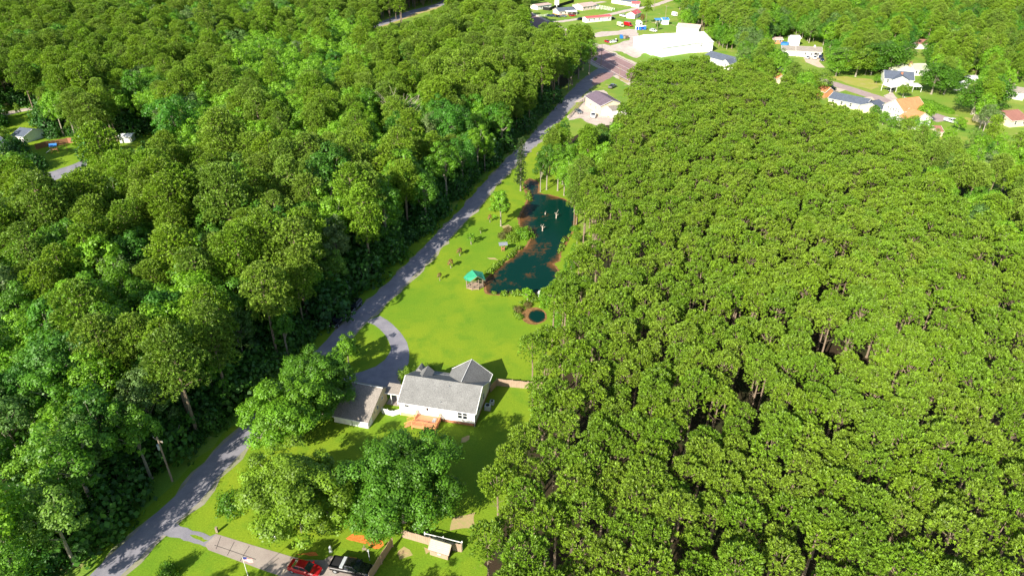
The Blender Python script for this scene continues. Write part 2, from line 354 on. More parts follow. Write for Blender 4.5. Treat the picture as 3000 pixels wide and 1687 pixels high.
# foreground drive
sheet('gravel_driveway', G2(poly(c2, [(560, 575), (640, 520), (680, 500), (780, 540), (890, 575), (935, 565), (900, 650), (860, 640), (700, 592), (640, 582)])), .024, ROAD, .8, .15)
sheet('weed_patch', G2(poly(c2, [(765, 572), (800, 570), (880, 605), (850, 612), (800, 598)])), .028, LAWN, .5, .1)
sheet('concrete_driveway', G2(poly(c2, [(930, 565), (1190, 645), (1430, 715), (1400, 760), (1330, 828), (1230, 795), (1080, 740), (880, 665), (860, 635)])), .028, CONC, 3, .02)
sheet('parking_pad', G2(poly(cb, [(130, 890), (430, 515), (640, 575), (1080, 590), (1240, 490), (1480, 560), (2240, 700), (2240, 830), (2040, 1100), (100, 1200)])), .032, CONC, 3, .02)
sheet('sunlit_pad_strip', G2(poly(cb, [(150, 890), (430, 515), (600, 570), (270, 860), (230, 910)])), .036, CONCP, 3, .02)  # sunlit strip of the pad, its light painted in as paler concrete
for k, (a, b) in enumerate([((930, 660), (960, 580)), ((1000, 700), (1045, 615)), ((1080, 735), (1140, 640)), ((1235, 790), (1325, 715)), ((920, 635), (1180, 725))]):
    A_, B_ = GP(c2, *a), GP(c2, *b); ribbon('concrete_joint', [A_, B_], .07, .033 if k < 0 else .0315, DARK, jit=.01)
for nm, c, pts, m in [('mulch_bed', c2, [(1740, 590), (1790, 560), (1870, 590), (1930, 560), (1990, 610), (1960, 660), (1900, 640), (1830, 620)], MULCH),
                      ('mulch_bed', c2, [(1430, 690), (1490, 680), (1560, 680), (1560, 706), (1490, 702), (1440, 705)], MULCH),
                      ('bare_soil', c2, [(2120, 640), (2160, 690), (2080, 720), (2060, 680)], SAND), ('bare_soil', c2, [(2240, 650), (2290, 680), (2250, 700)], SAND),
                      ('bare_soil', c2, [(2420, 460), (2560, 430), (2560, 520), (2400, 540)], SAND),
                      ('bare_soil', c3, [(640, 470), (700, 460), (730, 480), (690, 498), (650, 492)], SAND), ('bare_soil', c3, [(510, 735), (570, 740), (610, 760), (540, 755)], SAND),
                      ('bare_soil', c1, [(1590, 1130), (1650, 1090), (1690, 1090), (1640, 1160), (1600, 1175)], SAND),
                      ('bare_soil', cp, [(540, 320), (580, 300), (600, 345), (570, 350)], SAND), ('bare_soil', cp, [(1190, 770), (1250, 765), (1280, 820), (1240, 830)], SAND)]:
    sheet(nm, G2(poly(c, pts)), .012, m, .7, .25, seed=len(nm)+int(pts[0][0]))
# pond
pond_px = poly(c3, [(520, 1040), (600, 1050), (700, 1046), (820, 1040), (960, 1035), (1060, 1010), (1125, 940), (1120, 860), (1065, 790), (1120, 760), (1125, 700), (1160, 640), (1205, 560), (1240, 500), (1260, 400),
                    (1270, 300), (1150, 238), (1080, 222), (1030, 205), (985, 203), (940, 190), (948, 160), (945, 110), (925, 85), (870, 70), (845, 95), (830, 140), (858, 190), (862, 235), (845, 290), (790, 400), (795, 470), (850, 500), (900, 530), (880, 600), (850, 650),
                    (800, 670), (755, 725), (700, 765), (610, 825), (555, 880), (520, 910), (495, 960), (505, 1010)])
def offs(P, d):
    n = len(P); out = []; A = sum(P[i][0]*P[(i+1) % n][1]-P[(i+1) % n][0]*P[i][1] for i in range(n)); sg = 1 if A > 0 else -1
    for i in range(n):
        a, b = Vector(P[i-1]), Vector(P[(i+1) % n]); t = (b-a).normalized(); out.append((P[i][0]+sg*t.y*d, P[i][1]-sg*t.x*d))
    return out
PG = G2(pond_px); rnd = random.Random(5)
sheet('pond_bank', offs(PG, .55), .010, MUD, .8, .22)
def watersheet(name, P, z, inner):
    q = dens(P, random.Random(3), 1.2, .12); qi = offs(q, -inner); n = len(q); mb = MB()
    mb.add([(x, y, z) for x, y in q]+[(x, y, z) for x, y in qi], [])
    tris = tessellate_polygon([[Vector((x, y, 0)) for x, y in q]])
    cx = [(x, y, z) for x, y in q]; me_f = []
    for t in tris:
        a, b, c = [Vector(cx[i]) for i in t]; me_f.append(tuple(t) if (b-a).cross(c-a).z > 0 else tuple(t)[::-1])
    mb = MB(); mb.add(cx, me_f); o = mb.build(name, WATER)
    # dense grid version so the shore distance can be stored per vertex
    import bmesh
    bm = bmesh.new(); bm.from_mesh(o.data)
    for _ in range(3): bmesh.ops.subdivide_edges(bm, edges=[e for e in bm.edges if e.calc_length() > 1.5], cuts=1, use_grid_fill=False); bmesh.ops.triangulate(bm, faces=bm.faces[:])
    bm.to_mesh(o.data); bm.free()
    Q = np.array(q); A = Q; Bv = np.roll(Q, -1, 0)
    co = np.zeros(len(o.data.vertices)*3); o.data.vertices.foreach_get('co', co); co = co.reshape(-1, 3)[:, :2]
    d = np.full(len(co), 1e9)
    for a, b in zip(A, Bv):
        ab = b-a; t = np.clip(((co-a)@ab)/max(ab@ab, 1e-9), 0, 1); d = np.minimum(d, np.linalg.norm(co-(a+t[:, None]*ab), axis=1))
    at = o.data.attributes.new('shore', 'FLOAT', 'POINT'); at.data.foreach_set('value', np.clip(1-d/inner, 0, 1))
    return struct(o)
watersheet('pond_water', PG, .016, 2.2)
def ell(cx, cy, rx, ry, n=18): return [(cx+rx*math.cos(2*math.pi*i/n), cy+ry*math.sin(2*math.pi*i/n)) for i in range(n)]
sheet('small_pond_bank', G2(poly(c3, ell(912, 1232, 112, 74))), .010, MUD, .7, .15)
watersheet('small_pond_water', G2(poly(c3, ell(935, 1235, 74, 56))), .016, .9)

# top: highway, streets, gravel lots
hA, hB = N(*c4(735, 590)), N(*c4(1075, 765)); hd = (Vector(hB)-Vector(hA)).normalized()
hw_pts = [tuple(Vector(hA)-hd*s) for s in (420, 200, 60)]+[tuple(hA), tuple(hB)]+[tuple(Vector(hB)+hd*s) for s in (18, 34)]
ribbon('highway_shoulder', hw_pts, 24, .012, PALE, jit=.4)
ribbon('highway', hw_pts, 18.5, .020, HWY, jit=.05)
hn = Vector((-hd.y, hd.x))
for off, m, wd_ in ((-8.2, WPAINT, .25), (8.2, WPAINT, .25), (-2, WPAINT, .15), (2, WPAINT, .15)):
    ribbon('road_marking', [tuple(Vector(p)+hn*off) for p in hw_pts[2:]], wd_, .024, m, jit=.01)
sheet('gravel_lot', G2(poly(c4, [(690, 480), (800, 470), (860, 490), (920, 470), (1080, 420), (1060, 400), (960, 370), (700, 400), (690, 360), (760, 340), (940, 330), (1060, 310), (1140, 320), (1170, 400), (1240, 420), (1230, 560), (1150, 620), (1100, 610), (900, 545), (780, 505)])), .016, GRAVEL, 3, .6)
sheet('grass_strip', G2(poly(c4, [(900, 545), (980, 550), (1110, 615), (1130, 645), (1080, 640), (960, 590)])), .020, FIELD, 2, .4)
ribbon('dirt_lane', G2(poly(c4, [(120, 245), (300, 235), (520, 205), (860, 155), (1060, 110), (1200, 85), (1330, 60), (1500, 0)])), 6, .012, GRAVEL, jit=.5)
ribbon('dirt_lane', G2(poly(c4, [(380, 100), (560, 60), (800, 20)])), 5, .012, GRAVEL, jit=.5)
ribbon('forest_road', G2(poly(c7, [(100, 420), (330, 340), (500, 285), (700, 215), (870, 145), (1080, 90), (1200, 55), (1310, 5), (1500, -80)])), 8.5, .012, ROAD, jit=.3)
ribbon('sandy_shoulder', G2(poly(c7, [(360, 350), (560, 285), (760, 215), (930, 155), (1100, 110), (1290, 30)])), 7, .010, SAND, jit=.8)
sheet('gravel_yard', G2(poly(c8, [(420, 680), (600, 590), (700, 500), (800, 480), (950, 470), (1000, 520), (1000, 900), (1090, 930), (1060, 1040), (860, 1060), (700, 1010), (560, 930), (380, 960), (340, 900), (500, 780), (620, 660)])), .020, GRAVEL, 1.5, .3)
sheet('gravel_mouth', G2(poly(c8, [(780, 260), (900, 190), (1130, 180), (1090, 250), (950, 320), (800, 400), (740, 370)])), .019, HWY, 1.5, .4)
sheet('bare_soil', G2(poly(c8, [(1190, 250), (1360, 330), (1330, 360), (1210, 300)])), .021, SAND, 1.5, .4)
street = G2(poly(c5, [(-60, 560), (120, 605), (300, 655), (450, 690), (660, 755), (900, 830), (1100, 895), (1330, 965), (1560, 1035), (1760, 1110), (1850, 1140)]))
ribbon('neighbourhood_street', street, [7]*9+[9, 11], .014, STREET, jit=.15)
for k, (c, pts, m) in enumerate([(c5, [(495, 545), (670, 540), (640, 580), (700, 640), (640, 640), (520, 590)], CONCP), (c5, [(770, 820), (900, 850), (830, 870), (740, 865)], CONCP),
                     (c5, [(940, 930), (1140, 915), (1170, 945), (1000, 965)], CONCP), (c5, [(1250, 905), (1330, 870), (1380, 930), (1350, 960), (1290, 935)], GRAVEL)]):
    sheet('neighbour_driveway', G2(poly(c, pts)), .018+.001*k, m, 2, .1)
sheet('dry_grass', G2(poly(c5, [(690, 720), (900, 725), (1120, 745), (1230, 800), (1150, 850), (950, 800)])), .010, grassmat('dry_grass', (.36, .33, .08), (.3, .32, .06), (.4, .33, .14)), 3, 1)
sheet('dry_grass', G2(poly(c5, [(1850, 1120), (2000, 1100), (2200, 1150), (2190, 1190), (2000, 1180)])), .010, MATS['dry_grass'], 3, 1)
# left clearing
ribbon('dirt_track', G2(poly(c6, [(-60, 570), (40, 545), (200, 510), (300, 490), (415, 470)])), 5, .012, GRAVEL, jit=.3)
sheet('clearing_lawn', G2(poly(c6, [(-300, 480), (0, 430), (400, 440), (430, 620), (560, 840), (1000, 780), (1500, 780), (1950, 700), (1950, 920), (1300, 1000), (950, 1080), (900, 1300), (600, 1450), (-300, 1400)])), .010, LAWN, 3, .5)
ribbon('side_street', G2(poly(c6, [(-200, 1530), (200, 1420), (560, 1290), (720, 1240), (900, 1180), (1050, 1120)])), 8.5, .014, ROAD, jit=.2)

# ---------------------------------------------------------------- foliage builders
def foliage_mesh(name, verts, ntri_quads, tint, m, extra=None):
    """verts (n,4,3) quads + per-quad tint; extra=(MB, material) joined as second slot"""
    n = len(verts); vs = verts.reshape(-1, 3); me = bpy.data.meshes.new(name)
    ev = np.array(extra[0].v) if extra else np.zeros((0, 3)); ef = extra[0].f if extra else []
    nv = len(vs)+len(ev); me.vertices.add(nv); me.vertices.foreach_set('co', np.concatenate([vs, ev]).ravel() if len(ev) else vs.ravel())
    loops = list(range(4*n)); starts = [4*i for i in range(n)]; tot = [4]*n; c = 4*n
    for f in ef: loops += [i+4*n for i in f]; starts.append(c); tot.append(len(f)); c += len(f)
    me.loops.add(len(loops)); me.loops.foreach_set('vertex_index', loops)
    me.polygons.add(len(starts)); me.polygons.foreach_set('loop_start', starts); me.polygons.foreach_set('loop_total', tot)
    me.materials.append(m)
    if extra: me.materials.append(extra[1]); me.polygons.foreach_set('material_index', [0]*n+[1]*len(ef))
    at = me.attributes.new('tint', 'FLOAT', 'POINT'); at.data.foreach_set('value', np.concatenate([np.repeat(tint, 4), np.full(len(ev), .5)]))
    me.update(); me.validate(); return me
def unit(a): return a/np.maximum(np.linalg.norm(a, axis=-1, keepdims=True), 1e-9)
def leafquads(rg, C, Nn, size, asp=.75):
    n = len(C); rv = unit(rg.normal(size=(n, 3))); t = unit(np.cross(Nn, rv)); b = np.cross(Nn, t)
    s = size*rg.uniform(.65, 1.35, (n, 1))
    return np.stack([C+t*s*.5, C+b*s*.5*asp+Nn*s*.08, C-t*s*.5, C-b*s*.5*asp+Nn*s*.08], 1)
def tufts(rg, P, A, L, k, wid, spread=.9):
    """needle tufts: k diamond blades around every axis A at P"""
    n = len(P); P = np.repeat(P, k, 0); A = np.repeat(A, k, 0); Lr = np.repeat(L, k)[:, None]*rg.uniform(.75, 1.15, (n*k, 1))
    d = unit(A+spread*unit(rg.normal(size=(n*k, 3)))); sd_ = unit(np.cross(d, unit(A*.8+np.array([0, 0, .3])+.45*rg.normal(size=(n*k, 3)))))
    return np.stack([P-d*Lr*.15, P+d*Lr*.45-sd_*wid*Lr, P+d*Lr, P+d*Lr*.45+sd_*wid*Lr], 1)
def trunkmb(h, r, rg, bend=.3, k=6, top=.15):
    mb = MB(); bx, by = rg.uniform(-bend, bend, 2); pts = [(bx*t*t, by*t*t, h*t) for t in (0, .03, .3, .6, .85, 1)]
    mb.tube(pts, [r*1.5, r, r*.85, r*.6, r*.35, r*top], k); return mb, lambda z: (bx*(z/h)**2, by*(z/h)**2)
def pine(seed, h, Rr, base=.55, nb=26, L=.36, k=7, tw=1.0, style='dome', wid=.17, clump=.42, mm=1):
    rg = np.random.default_rng(seed); mb, ax = trunkmb(h*.97, .012*h+.03, rg)
    P, A, T = [], [], []
    for i in range(nb):
        u = (i+.5)/nb; u = u**.85; z = h*(base+(1-base)*u*.97)
        if style == 'dome': rad = Rr*math.sqrt(max(.02, 1-((u-.25)/.8)**2))
        elif style == 'cone': rad = Rr*(1.02-u)**.8*(.7+.3*min(1, u*5))
        else: rad = Rr*math.sqrt(max(.03, 1-((u-.45)/.62)**2))*rg.uniform(.65, 1.15)
        rad *= rg.uniform(.8, 1.1); az = i*2.39996+rg.uniform(-.5, .5); el = R(8+42*u+rg.uniform(-8, 10))
        x0, y0 = ax(z); d = np.array([math.cos(az), math.sin(az), 0]); zr = rad*math.tan(el)*.45
        pts = [(x0, y0, z), (x0+d[0]*rad*.5, y0+d[1]*rad*.5, z+zr*.35), (x0+d[0]*rad, y0+d[1]*rad, z+zr)]
        mb.tube(pts, [.012*h*.3+.02, .03, .015], 3)
        ncl = max(2, int(round(rad*2.3*tw)))
        for j in range(ncl):
            t = .3+.7*(j+rg.uniform(.2, 1))/ncl; lat = rg.uniform(-.38, .38)*rad*t
            c = np.array([x0+d[0]*rad*t-d[1]*lat, y0+d[1]*rad*t+d[0]*lat, z+zr*t*t+rg.uniform(-.12, .2)])
            if abs(lat) > .3: mb.tube([(x0+d[0]*rad*t*.6, y0+d[1]*rad*t*.6, z+zr*t*t*.5), tuple(c)], [.02, .01], 3)
            m = rg.integers(4, 8); tn = rg.uniform(0, 1); m = int(m*mm)
            off = rg.normal(size=(m, 3))*np.array([clump, clump, clump*.5]); P.append(c+off)
            A.append(unit(np.tile(d*.5+np.array([0, 0, .9]), (m, 1))+off*.9)); T += list(np.clip(tn*.6+rg.uniform(0, .4, m), 0, 1))
    P = np.concatenate(P); A = np.concatenate(A); T = np.array(T)
    Q = tufts(rg, P, A, np.full(len(P), L), k, wid)
    return Q, np.repeat(T, k), mb
def lobe_tufts(rg, c, rl, flat, n, L, k, wid, up=.5, low=-.3):
    """needle tufts set over the surface of one cloud-like lobe"""
    i = np.arange(n)+.5; cz = 1-(1-low)*i/n; az = i*2.39996+rg.uniform(0, 6.28); rr = np.sqrt(np.maximum(0, 1-cz*cz))
    d = np.stack([np.cos(az)*rr, np.sin(az)*rr, cz], 1); d = unit(d+rg.normal(size=d.shape)*.12)
    ph = rg.uniform(0, 6.28, 3); lump = 1+.13*np.sin(d[:, 0]*5+ph[0])*np.sin(d[:, 1]*5+ph[1])+.07*np.sin(az*5+ph[2])
    P = c+d*(rl*lump*rg.uniform(.82, 1.03, n))[:, None]*np.array([1, 1, flat]); A = unit(d*.8+np.array([0, 0, up]))
    Q = tufts(rg, P, A, np.full(n, L), k, wid, .75); return Q, np.repeat(np.clip(.5+.2*lump-.2+rg.normal(size=n)*.22, 0, 1), k)
def dome_pine(seed, h, Rr, Hc):
    rg = np.random.default_rng(seed); mb, ax = trunkmb(h*.95, .012*h+.03, rg); Qs, T = [], []
    c = np.array([*ax(h-Hc), h-Hc]); Q, t = lobe_tufts(rg, c, Rr, Hc/Rr, 210, .4, 9, .17, .55, -.22); Qs.append(Q); T.append(t)
    for i in range(9):                                          # branch-end cushions that break the outline
        a = i*.7+rg.uniform(-.2, .2); rr = Rr*rg.uniform(.55, .98); u = math.sqrt(max(0, 1-(rr/Rr/1.02)**2))
        cc = c+np.array([math.cos(a)*rr, math.sin(a)*rr, u*Hc*.9-.1]); Q, t = lobe_tufts(rg, cc, rg.uniform(.45, .75), .75, 26, .4, 8, .17, .5, -.1); Qs.append(Q); T.append(t)
        mb.tube([(c[0], c[1], c[2]-.6), tuple((c+cc)/2+np.array([0, 0, -.3])), tuple(cc)], [.06, .045, .02], 4)
    for i in range(5): a = i*1.3+seed; mb.tube([(c[0], c[1], h*.55+i*.3), (c[0]+math.cos(a)*1.2, c[1]+math.sin(a)*1.2, h*.6+i*.3)], [.04, .01], 3)
    return np.concatenate(Qs), np.concatenate(T), mb
def cloud_pine(seed, h, Rr, base, nl):
    rg = np.random.default_rng(seed); mb, ax = trunkmb(h*.97, .012*h+.04, rg, .5); Qs, T = [], []
    for i in range(nl):
        u = i/(nl-1); z = h*(base+(.96-base)*u**.9); prof = math.sqrt(max(.04, 1-((u-.4)/.66)**2)); rr = Rr*prof*rg.uniform(.35, .8); a = i*2.39996+rg.uniform(-.5, .5)
        x0, y0 = ax(z); rl = Rr*rg.uniform(.3, .46)*(.75+.35*prof); cc = np.array([x0+math.cos(a)*rr, y0+math.sin(a)*rr, z]) if u < .97 else np.array([x0, y0, h*.96])
        n = int(46*(rl/1.2)**2); Q, t = lobe_tufts(rg, cc, rl, .62, n, .44, 8, .19, .5, -.35); Qs.append(Q); T.append(np.clip(t+rg.uniform(-.18, .18), 0, 1))
        mb.tube([(x0, y0, z-.5-.1*rr), tuple((np.array([x0, y0, z-.3])+cc)/2), tuple(cc)], [.07, .05, .02], 4)
    return np.concatenate(Qs), np.concatenate(T), mb
def broad(seed, h, Rr, base=.3, nl=34, per=70, leaf=.42, shape=1.0, asym=.25, lobe=.3):
    rg = np.random.default_rng(seed); mb, ax = trunkmb(h*.72, .014*h+.06, rg, bend=.5)
    zc = h*(base+1)/2; zr = h*(1-base)/2; Qs, T = [], []
    for i in range(nl):
        f = (i+.5)/nl; cz = 1-1.75*f; az = i*2.39996+rg.uniform(-.4, .4); rr = math.sqrt(max(0, 1-cz*cz))**shape
        k = rg.uniform(.5, .92) if i % 4 else rg.uniform(.2, .5)
        k *= 1+asym*math.sin(az*2+seed)*.5
        c = np.array([math.cos(az)*rr*Rr*k, math.sin(az)*rr*Rr*k, zc+cz*zr*k*.92])
        rl = Rr*lobe*rg.uniform(.7, 1.25)
        n = int(per*(rl/(Rr*lobe))**1.5)
        dirs = unit(rg.normal(size=(n*2, 3))+np.array([0, 0, .35])); out = unit(np.array([c[0], c[1], (c[2]-zc)+.5*Rr*.3]))
        keep = (dirs@out) > -.35; dirs = dirs[keep][:n]
        lump = 1+.22*np.sin(dirs[:, 0]*7+i)*np.sin(dirs[:, 1]*6+i*2)*1.0+.1*np.sin(dirs[:, 2]*11+i)
        Cc = c+dirs*(rl*rg.uniform(.62, 1.05, (len(dirs), 1)))*lump[:, None]*np.array([1, 1, .8])
        Nn = unit(dirs*.8+np.array([0, 0, .3])+rg.normal(size=dirs.shape)*.3)
        Qs.append(leafquads(rg, Cc, Nn, leaf)); tn = rg.uniform(0, 1); T += list(np.clip(.55*tn+rg.uniform(0, .45, len(dirs)), 0, 1))
        zb = h*rg.uniform(.3, .62) if base < .6 else h*base; x0, y0 = ax(min(zb, h*.7))
        if i % 2 == 0: mb.tube([(x0, y0, zb), tuple((np.array([x0, y0, zb])+c)/2+np.array([0, 0, -.05*h*.2])), tuple(c)], [.006*h+.03, .004*h+.02, .015], 4)
    return np.concatenate(Qs), np.array(T), mb
def shrub(seed, Rr, h, n=700, leaf=.2):
    rg = np.random.default_rng(seed); d = unit(rg.normal(size=(n, 3))); d[:, 2] = np.abs(d[:, 2])
    lump = 1+.25*np.sin(d[:, 0]*6+seed)*np.sin(d[:, 1]*5)+.12*np.sin(d[:, 2]*13)
    C = d*rg.uniform(.6, 1, (n, 1))*lump[:, None]*np.array([Rr, Rr, h]); C[:, 2] += .05
    mb = MB()
    for i in range(5): a = i*1.3+seed; mb.tube([(0, 0, 0), (math.cos(a)*Rr*.5, math.sin(a)*Rr*.5, h*.6)], [.05, .02], 4)
    return leafquads(rg, C, unit(d+rg.normal(size=d.shape)*.6), leaf), rg.uniform(0, 1, n), mb
class Tree:                                                     # one species variant: meshes shared by every copy
    def __init__(s, name, gen, leafm, barkm):
        Q, T, mb = gen; s.name = name
        s.crown = foliage_mesh('crown', Q, 0, T, leafm)
        t = bpy.data.meshes.new('trunk'); t.from_pydata(mb.v, [], mb.f); t.materials.append(barkm); t.update(); s.trunk = t
        s.joined = foliage_mesh(name+'_joined', Q, 0, T, leafm, (mb, barkm))
    def place(s, loc, rz, sc, label, cat='tree', group=None, name=None, leafm=None):
        r = thing(name or s.name, label, cat, loc, rz, group); r.scale = (sc, sc, sc) if isinstance(sc, (int, float)) else sc
        for nm, me in (('crown', s.crown), ('trunk', s.trunk)):
            o = bpy.data.objects.new(nm, me); COL.objects.link(o); o.parent = r
            if nm == 'crown' and leafm:
                o.material_slots[0].link = 'OBJECT'; o.material_slots[0].material = leafm
        return r
PP = [Tree('plantation_pine', dome_pine(10+i, 15, 1.95+.17*(i % 3), 2.9+.35*(i % 2)), PINEL, BARK) for i in range(7)]
FP = [Tree('forest_pine', cloud_pine(40+i, 20, 3.4+.4*(i % 3), .42+.05*(i % 3), 22+3*(i % 2)), FPINEL, BARK) for i in range(6)]
BT = [Tree('broadleaf_tree', broad(70+i, 17, 3.6+.45*(i % 3), base=.24+.06*(i % 2), nl=38, per=150, leaf=.35), BROADL, BARKB) for i in range(7)]
LT = [Tree('bright_leafy_tree', broad(270+i, 17, 3.7+.5*(i % 3), base=.2, nl=40, per=150, leaf=.35), BRIGHTL, BARKB) for i in range(5)]
NT = [Tree('round_crowned_tree', broad(170+i, 15, 5.0+.4*(i % 3), base=.08, nl=52, per=140, leaf=.4), BROADL, BARKB) for i in range(5)]
UB = [Tree('bush', shrub(200+i, 2.0, 3.2, 800, .36), DARKL, BARKB) for i in range(3)]

# visible open ground, traced in the photo (photo pixels): no crown may stand in front of it and no trunk on it
CLEAR = [
 [(228, 1720), (433, 1486), (573, 1340), (610, 1275), (725, 1190), (900, 1020), (962, 940), (1017, 888), (1138, 770), (1200, 728), (1250, 688), (1319, 610), (1402, 534), (1443, 503), (1494, 449), (1523, 430), (1560, 385), (1627, 328), (1672, 262), (1726, 223), (1752, 200), (1790, 215), (1740, 260),
  (1690, 330), (1645, 338), (1600, 386), (1574, 382), (1569, 437), (1585, 468), (1582, 504), (1574, 521), (1576, 546), (1633, 546), (1638, 579), (1631, 619), (1655, 652), (1673, 676), (1699, 676), (1695, 707), (1664, 707), (1636, 759), (1633, 793), (1626, 838),
  (1595, 845), (1592, 904), (1605, 949), (1571, 983), (1543, 1000), (1525, 1000), (1506, 1045), (1526, 1088), (1529, 1126), (1524, 1164), (1514, 1192), (1481, 1215), (1460, 1240), (1452, 1278), (1430, 1316), (1427, 1467), (1374, 1549), (1334, 1607), (1340, 1720)],
 poly(c4, [(0, 0), (0, 290), (60, 250), (200, 240), (400, 230), (600, 270), (680, 350), (690, 450), (720, 500), (740, 560), (745, 640), (780, 700), (870, 760), (1070, 860), (1060, 700), (1130, 640), (1140, 560), (1270, 490), (1370, 580), (1500, 615), (1700, 590), (1850, 580), (2000, 660), (2150, 690), (2230, 640), (2240, 600), (2200, 550), (1950, 530),
           (1960, 480), (1820, 370), (1790, 310), (1620, 260), (1550, 190), (1590, 100), (1610, 0)]),
 poly(c8, [(740, 240), (1000, 180), (1130, 150), (1380, 290), (1330, 380), (1240, 480), (1170, 560), (1180, 700), (1160, 800), (1180, 920), (1030, 1000), (860, 1040), (740, 1000), (560, 910), (380, 940), (250, 880), (400, 620)]),
 poly(c6, [(0, 420), (400, 455), (420, 620), (530, 760), (560, 850), (905, 820), (930, 900), (930, 1080), (880, 1250), (700, 1300), (570, 1370), (540, 1230), (500, 1130), (490, 960), (300, 880), (290, 830), (100, 760), (0, 780)]),
 poly(c6, [(0, 830), (80, 900), (30, 1030), (0, 1030)]),
 poly(c6, [(1140, 740), (1290, 745), (1310, 800), (1550, 800), (1900, 740), (1870, 850), (1690, 880), (1560, 860), (1430, 880), (1290, 800), (1150, 780)]),
 poly(c7, [(330, 345), (860, 140), (1290, 0), (1310, 10), (1190, 70), (1130, 115), (960, 175), (700, 240), (480, 335)]),
 poly(c5, [(340, 360), (460, 370), (700, 480), (730, 560), (690, 640), (640, 650), (430, 640), (410, 520), (340, 510)]),
 poly(c5, [(180, 380), (300, 380), (300, 430), (180, 430)]),
 poly(c5, [(650, 680), (1120, 740), (1240, 690), (1400, 640), (1480, 590), (1700, 590), (1600, 720), (1600, 850), (1750, 900), (1900, 950), (2150, 1100), (2200, 1180), (2050, 1190), (1950, 1190), (1850, 1290), (1730, 1270), (1720, 1100), (1640, 1000), (1550, 990), (1500, 1060), (1520, 1140), (1450, 1190), (1330, 1170), (1220, 1120), (1200, 1060), (1000, 1020), (720, 960), (640, 940), (690, 850), (660, 760)]),
 poly(c5, [(1890, 850), (1990, 760), (2030, 690), (2100, 740), (2180, 800), (2040, 800), (1960, 860)]),
 poly(c5, [(2400, 900), (2480, 820), (2700, 830), (2700, 1270), (2440, 1210), (2370, 1140), (2390, 1030), (2380, 960)]),
 poly(c5, [(1480, 380), (1520, 350), (1640, 310), (1640, 350), (1590, 400), (1540, 460)]),
 poly(c5, [(230, 670), (340, 700), (320, 760), (245, 790)]),
]
CB = [(min(p[0] for p in P), max(p[0] for p in P), min(p[1] for p in P), max(p[1] for p in P)) for P in CLEAR]
def hit(x, y):
    for P, b in zip(CLEAR, CB):
        if b[0] < x < b[1] and b[2] < y < b[3] and inpoly(x, y, P): return True
    return False
HW = [Vector(p) for p in hw_pts]
def near_line(x, y, L, d):
    p = Vector((x, y))
    for a, b in zip(L[:-1], L[1:]):
        ab = b-a; t = max(0, min(1, (p-a).dot(ab)/ab.length_squared))
        if (p-(a+ab*t)).length < d: return True
    return False
DR = [Vector(p) for p in G2(drive_px)]; ST = [Vector(p) for p in street]
FR = [Vector(p) for p in G2(poly(c7, [(100, 420), (330, 340), (700, 215), (1080, 90), (1310, 5)]))]
S2 = [Vector(p) for p in G2(poly(c6, [(-200, 1530), (200, 1420), (560, 1290), (720, 1240), (900, 1180), (1050, 1120)]))]
def ok(x, y, h, r, off=1.0):
    for f in (0, .12, .25, .35, .45, .52, .6, .67, .74, .8, .87, .93, .98):
        if hit(*PX(x, y, h*f)): return False
    for f in (.5, .6, .7, .8):
        if hit(*PX(x-r*off, y, h*f)) or hit(*PX(x+r*off, y, h*f)): return False
    if y < 320 and near_line(x, y, DR, 5.0): return False
    if y > 200 and near_line(x, y, HW, 11): return False
    if x > 40 and near_line(x, y, ST, 4.5): return False
    if x < 0 and (near_line(x, y, FR, 6) or near_line(x, y, S2, 5)): return False
    return True
plant_px = poly(cD, [(1290, 1500), (1200, 1449), (1180, 1300), (1230, 1100), (1290, 900), (1340, 830), (1390, 650), (1430, 560), (1480, 460), (1540, 380), (1560, 300), (1590, 180), (1640, 130), (1750, 140), (1900, 180), (2050, 235), (2200, 300), (2290, 380), (2350, 470), (2440, 560), (2600, 640), (4000, 900), (4000, 4000), (1290, 4000)])
left_edge = [N(*p) for p in [(100, 1800), (320, 1673), (694, 1300), (1007, 976), (1250, 742), (1433, 541), (1618, 352), (1736, 232)]]
def region(x, y):
    p = PX(x, y, 12)
    if inpoly(*p, plant_px): return 'P'
    b = PX(x, y, 0)
    # left of the private road and of the highway
    for i in range(len(left_edge)-1):
        (x0, y0), (x1, y1) = left_edge[i], left_edge[i+1]
        if y0 <= y < y1: return 'L' if x < x0+(x1-x0)*(y-y0)/(y1-y0) else 'R'
    if y < left_edge[0][1]: return 'L' if x < left_edge[0][0] else 'R'
    v = Vector((x, y))-HW[3]
    return 'L' if (v.x*hn.x+v.y*hn.y) < 0 or x < -5 else 'T'
rnd = random.Random(11)
POLE = N(505, 1409)
SITES = {'P': [], 'FP': [], 'BT': [], 'UB': [], 'NT': [], 'LT': []}
def vis(x, y, h, m=60):
    p = PX(x, y, h); q = PX(x, y, 0)
    return -m < p[0] < 3000+m and p[1] < 1687+m and q[1] > -m-40 and p[1] > -400
# plantation rows
row = R(63); cr_, sr_ = math.cos(row), math.sin(row)
for i in range(-140, 180):
    for j in range(-30, 190):
        a = i*4.25+rnd.gauss(0, .35); b_ = j*4.35+rnd.gauss(0, .6)
        x = a*cr_+b_*sr_*0-b_*sr_+60; y = a*sr_+b_*cr_+80
        if y < 34 or y > 560 or x < -20: continue
        if region(x, y) != 'P' or rnd.random() < .02: continue
        h = rnd.gauss(15, .95)
        if not vis(x, y, h, 160) or not ok(x, y, h, 2.4, .5): continue
        SITES['P'].append((x, y, h))
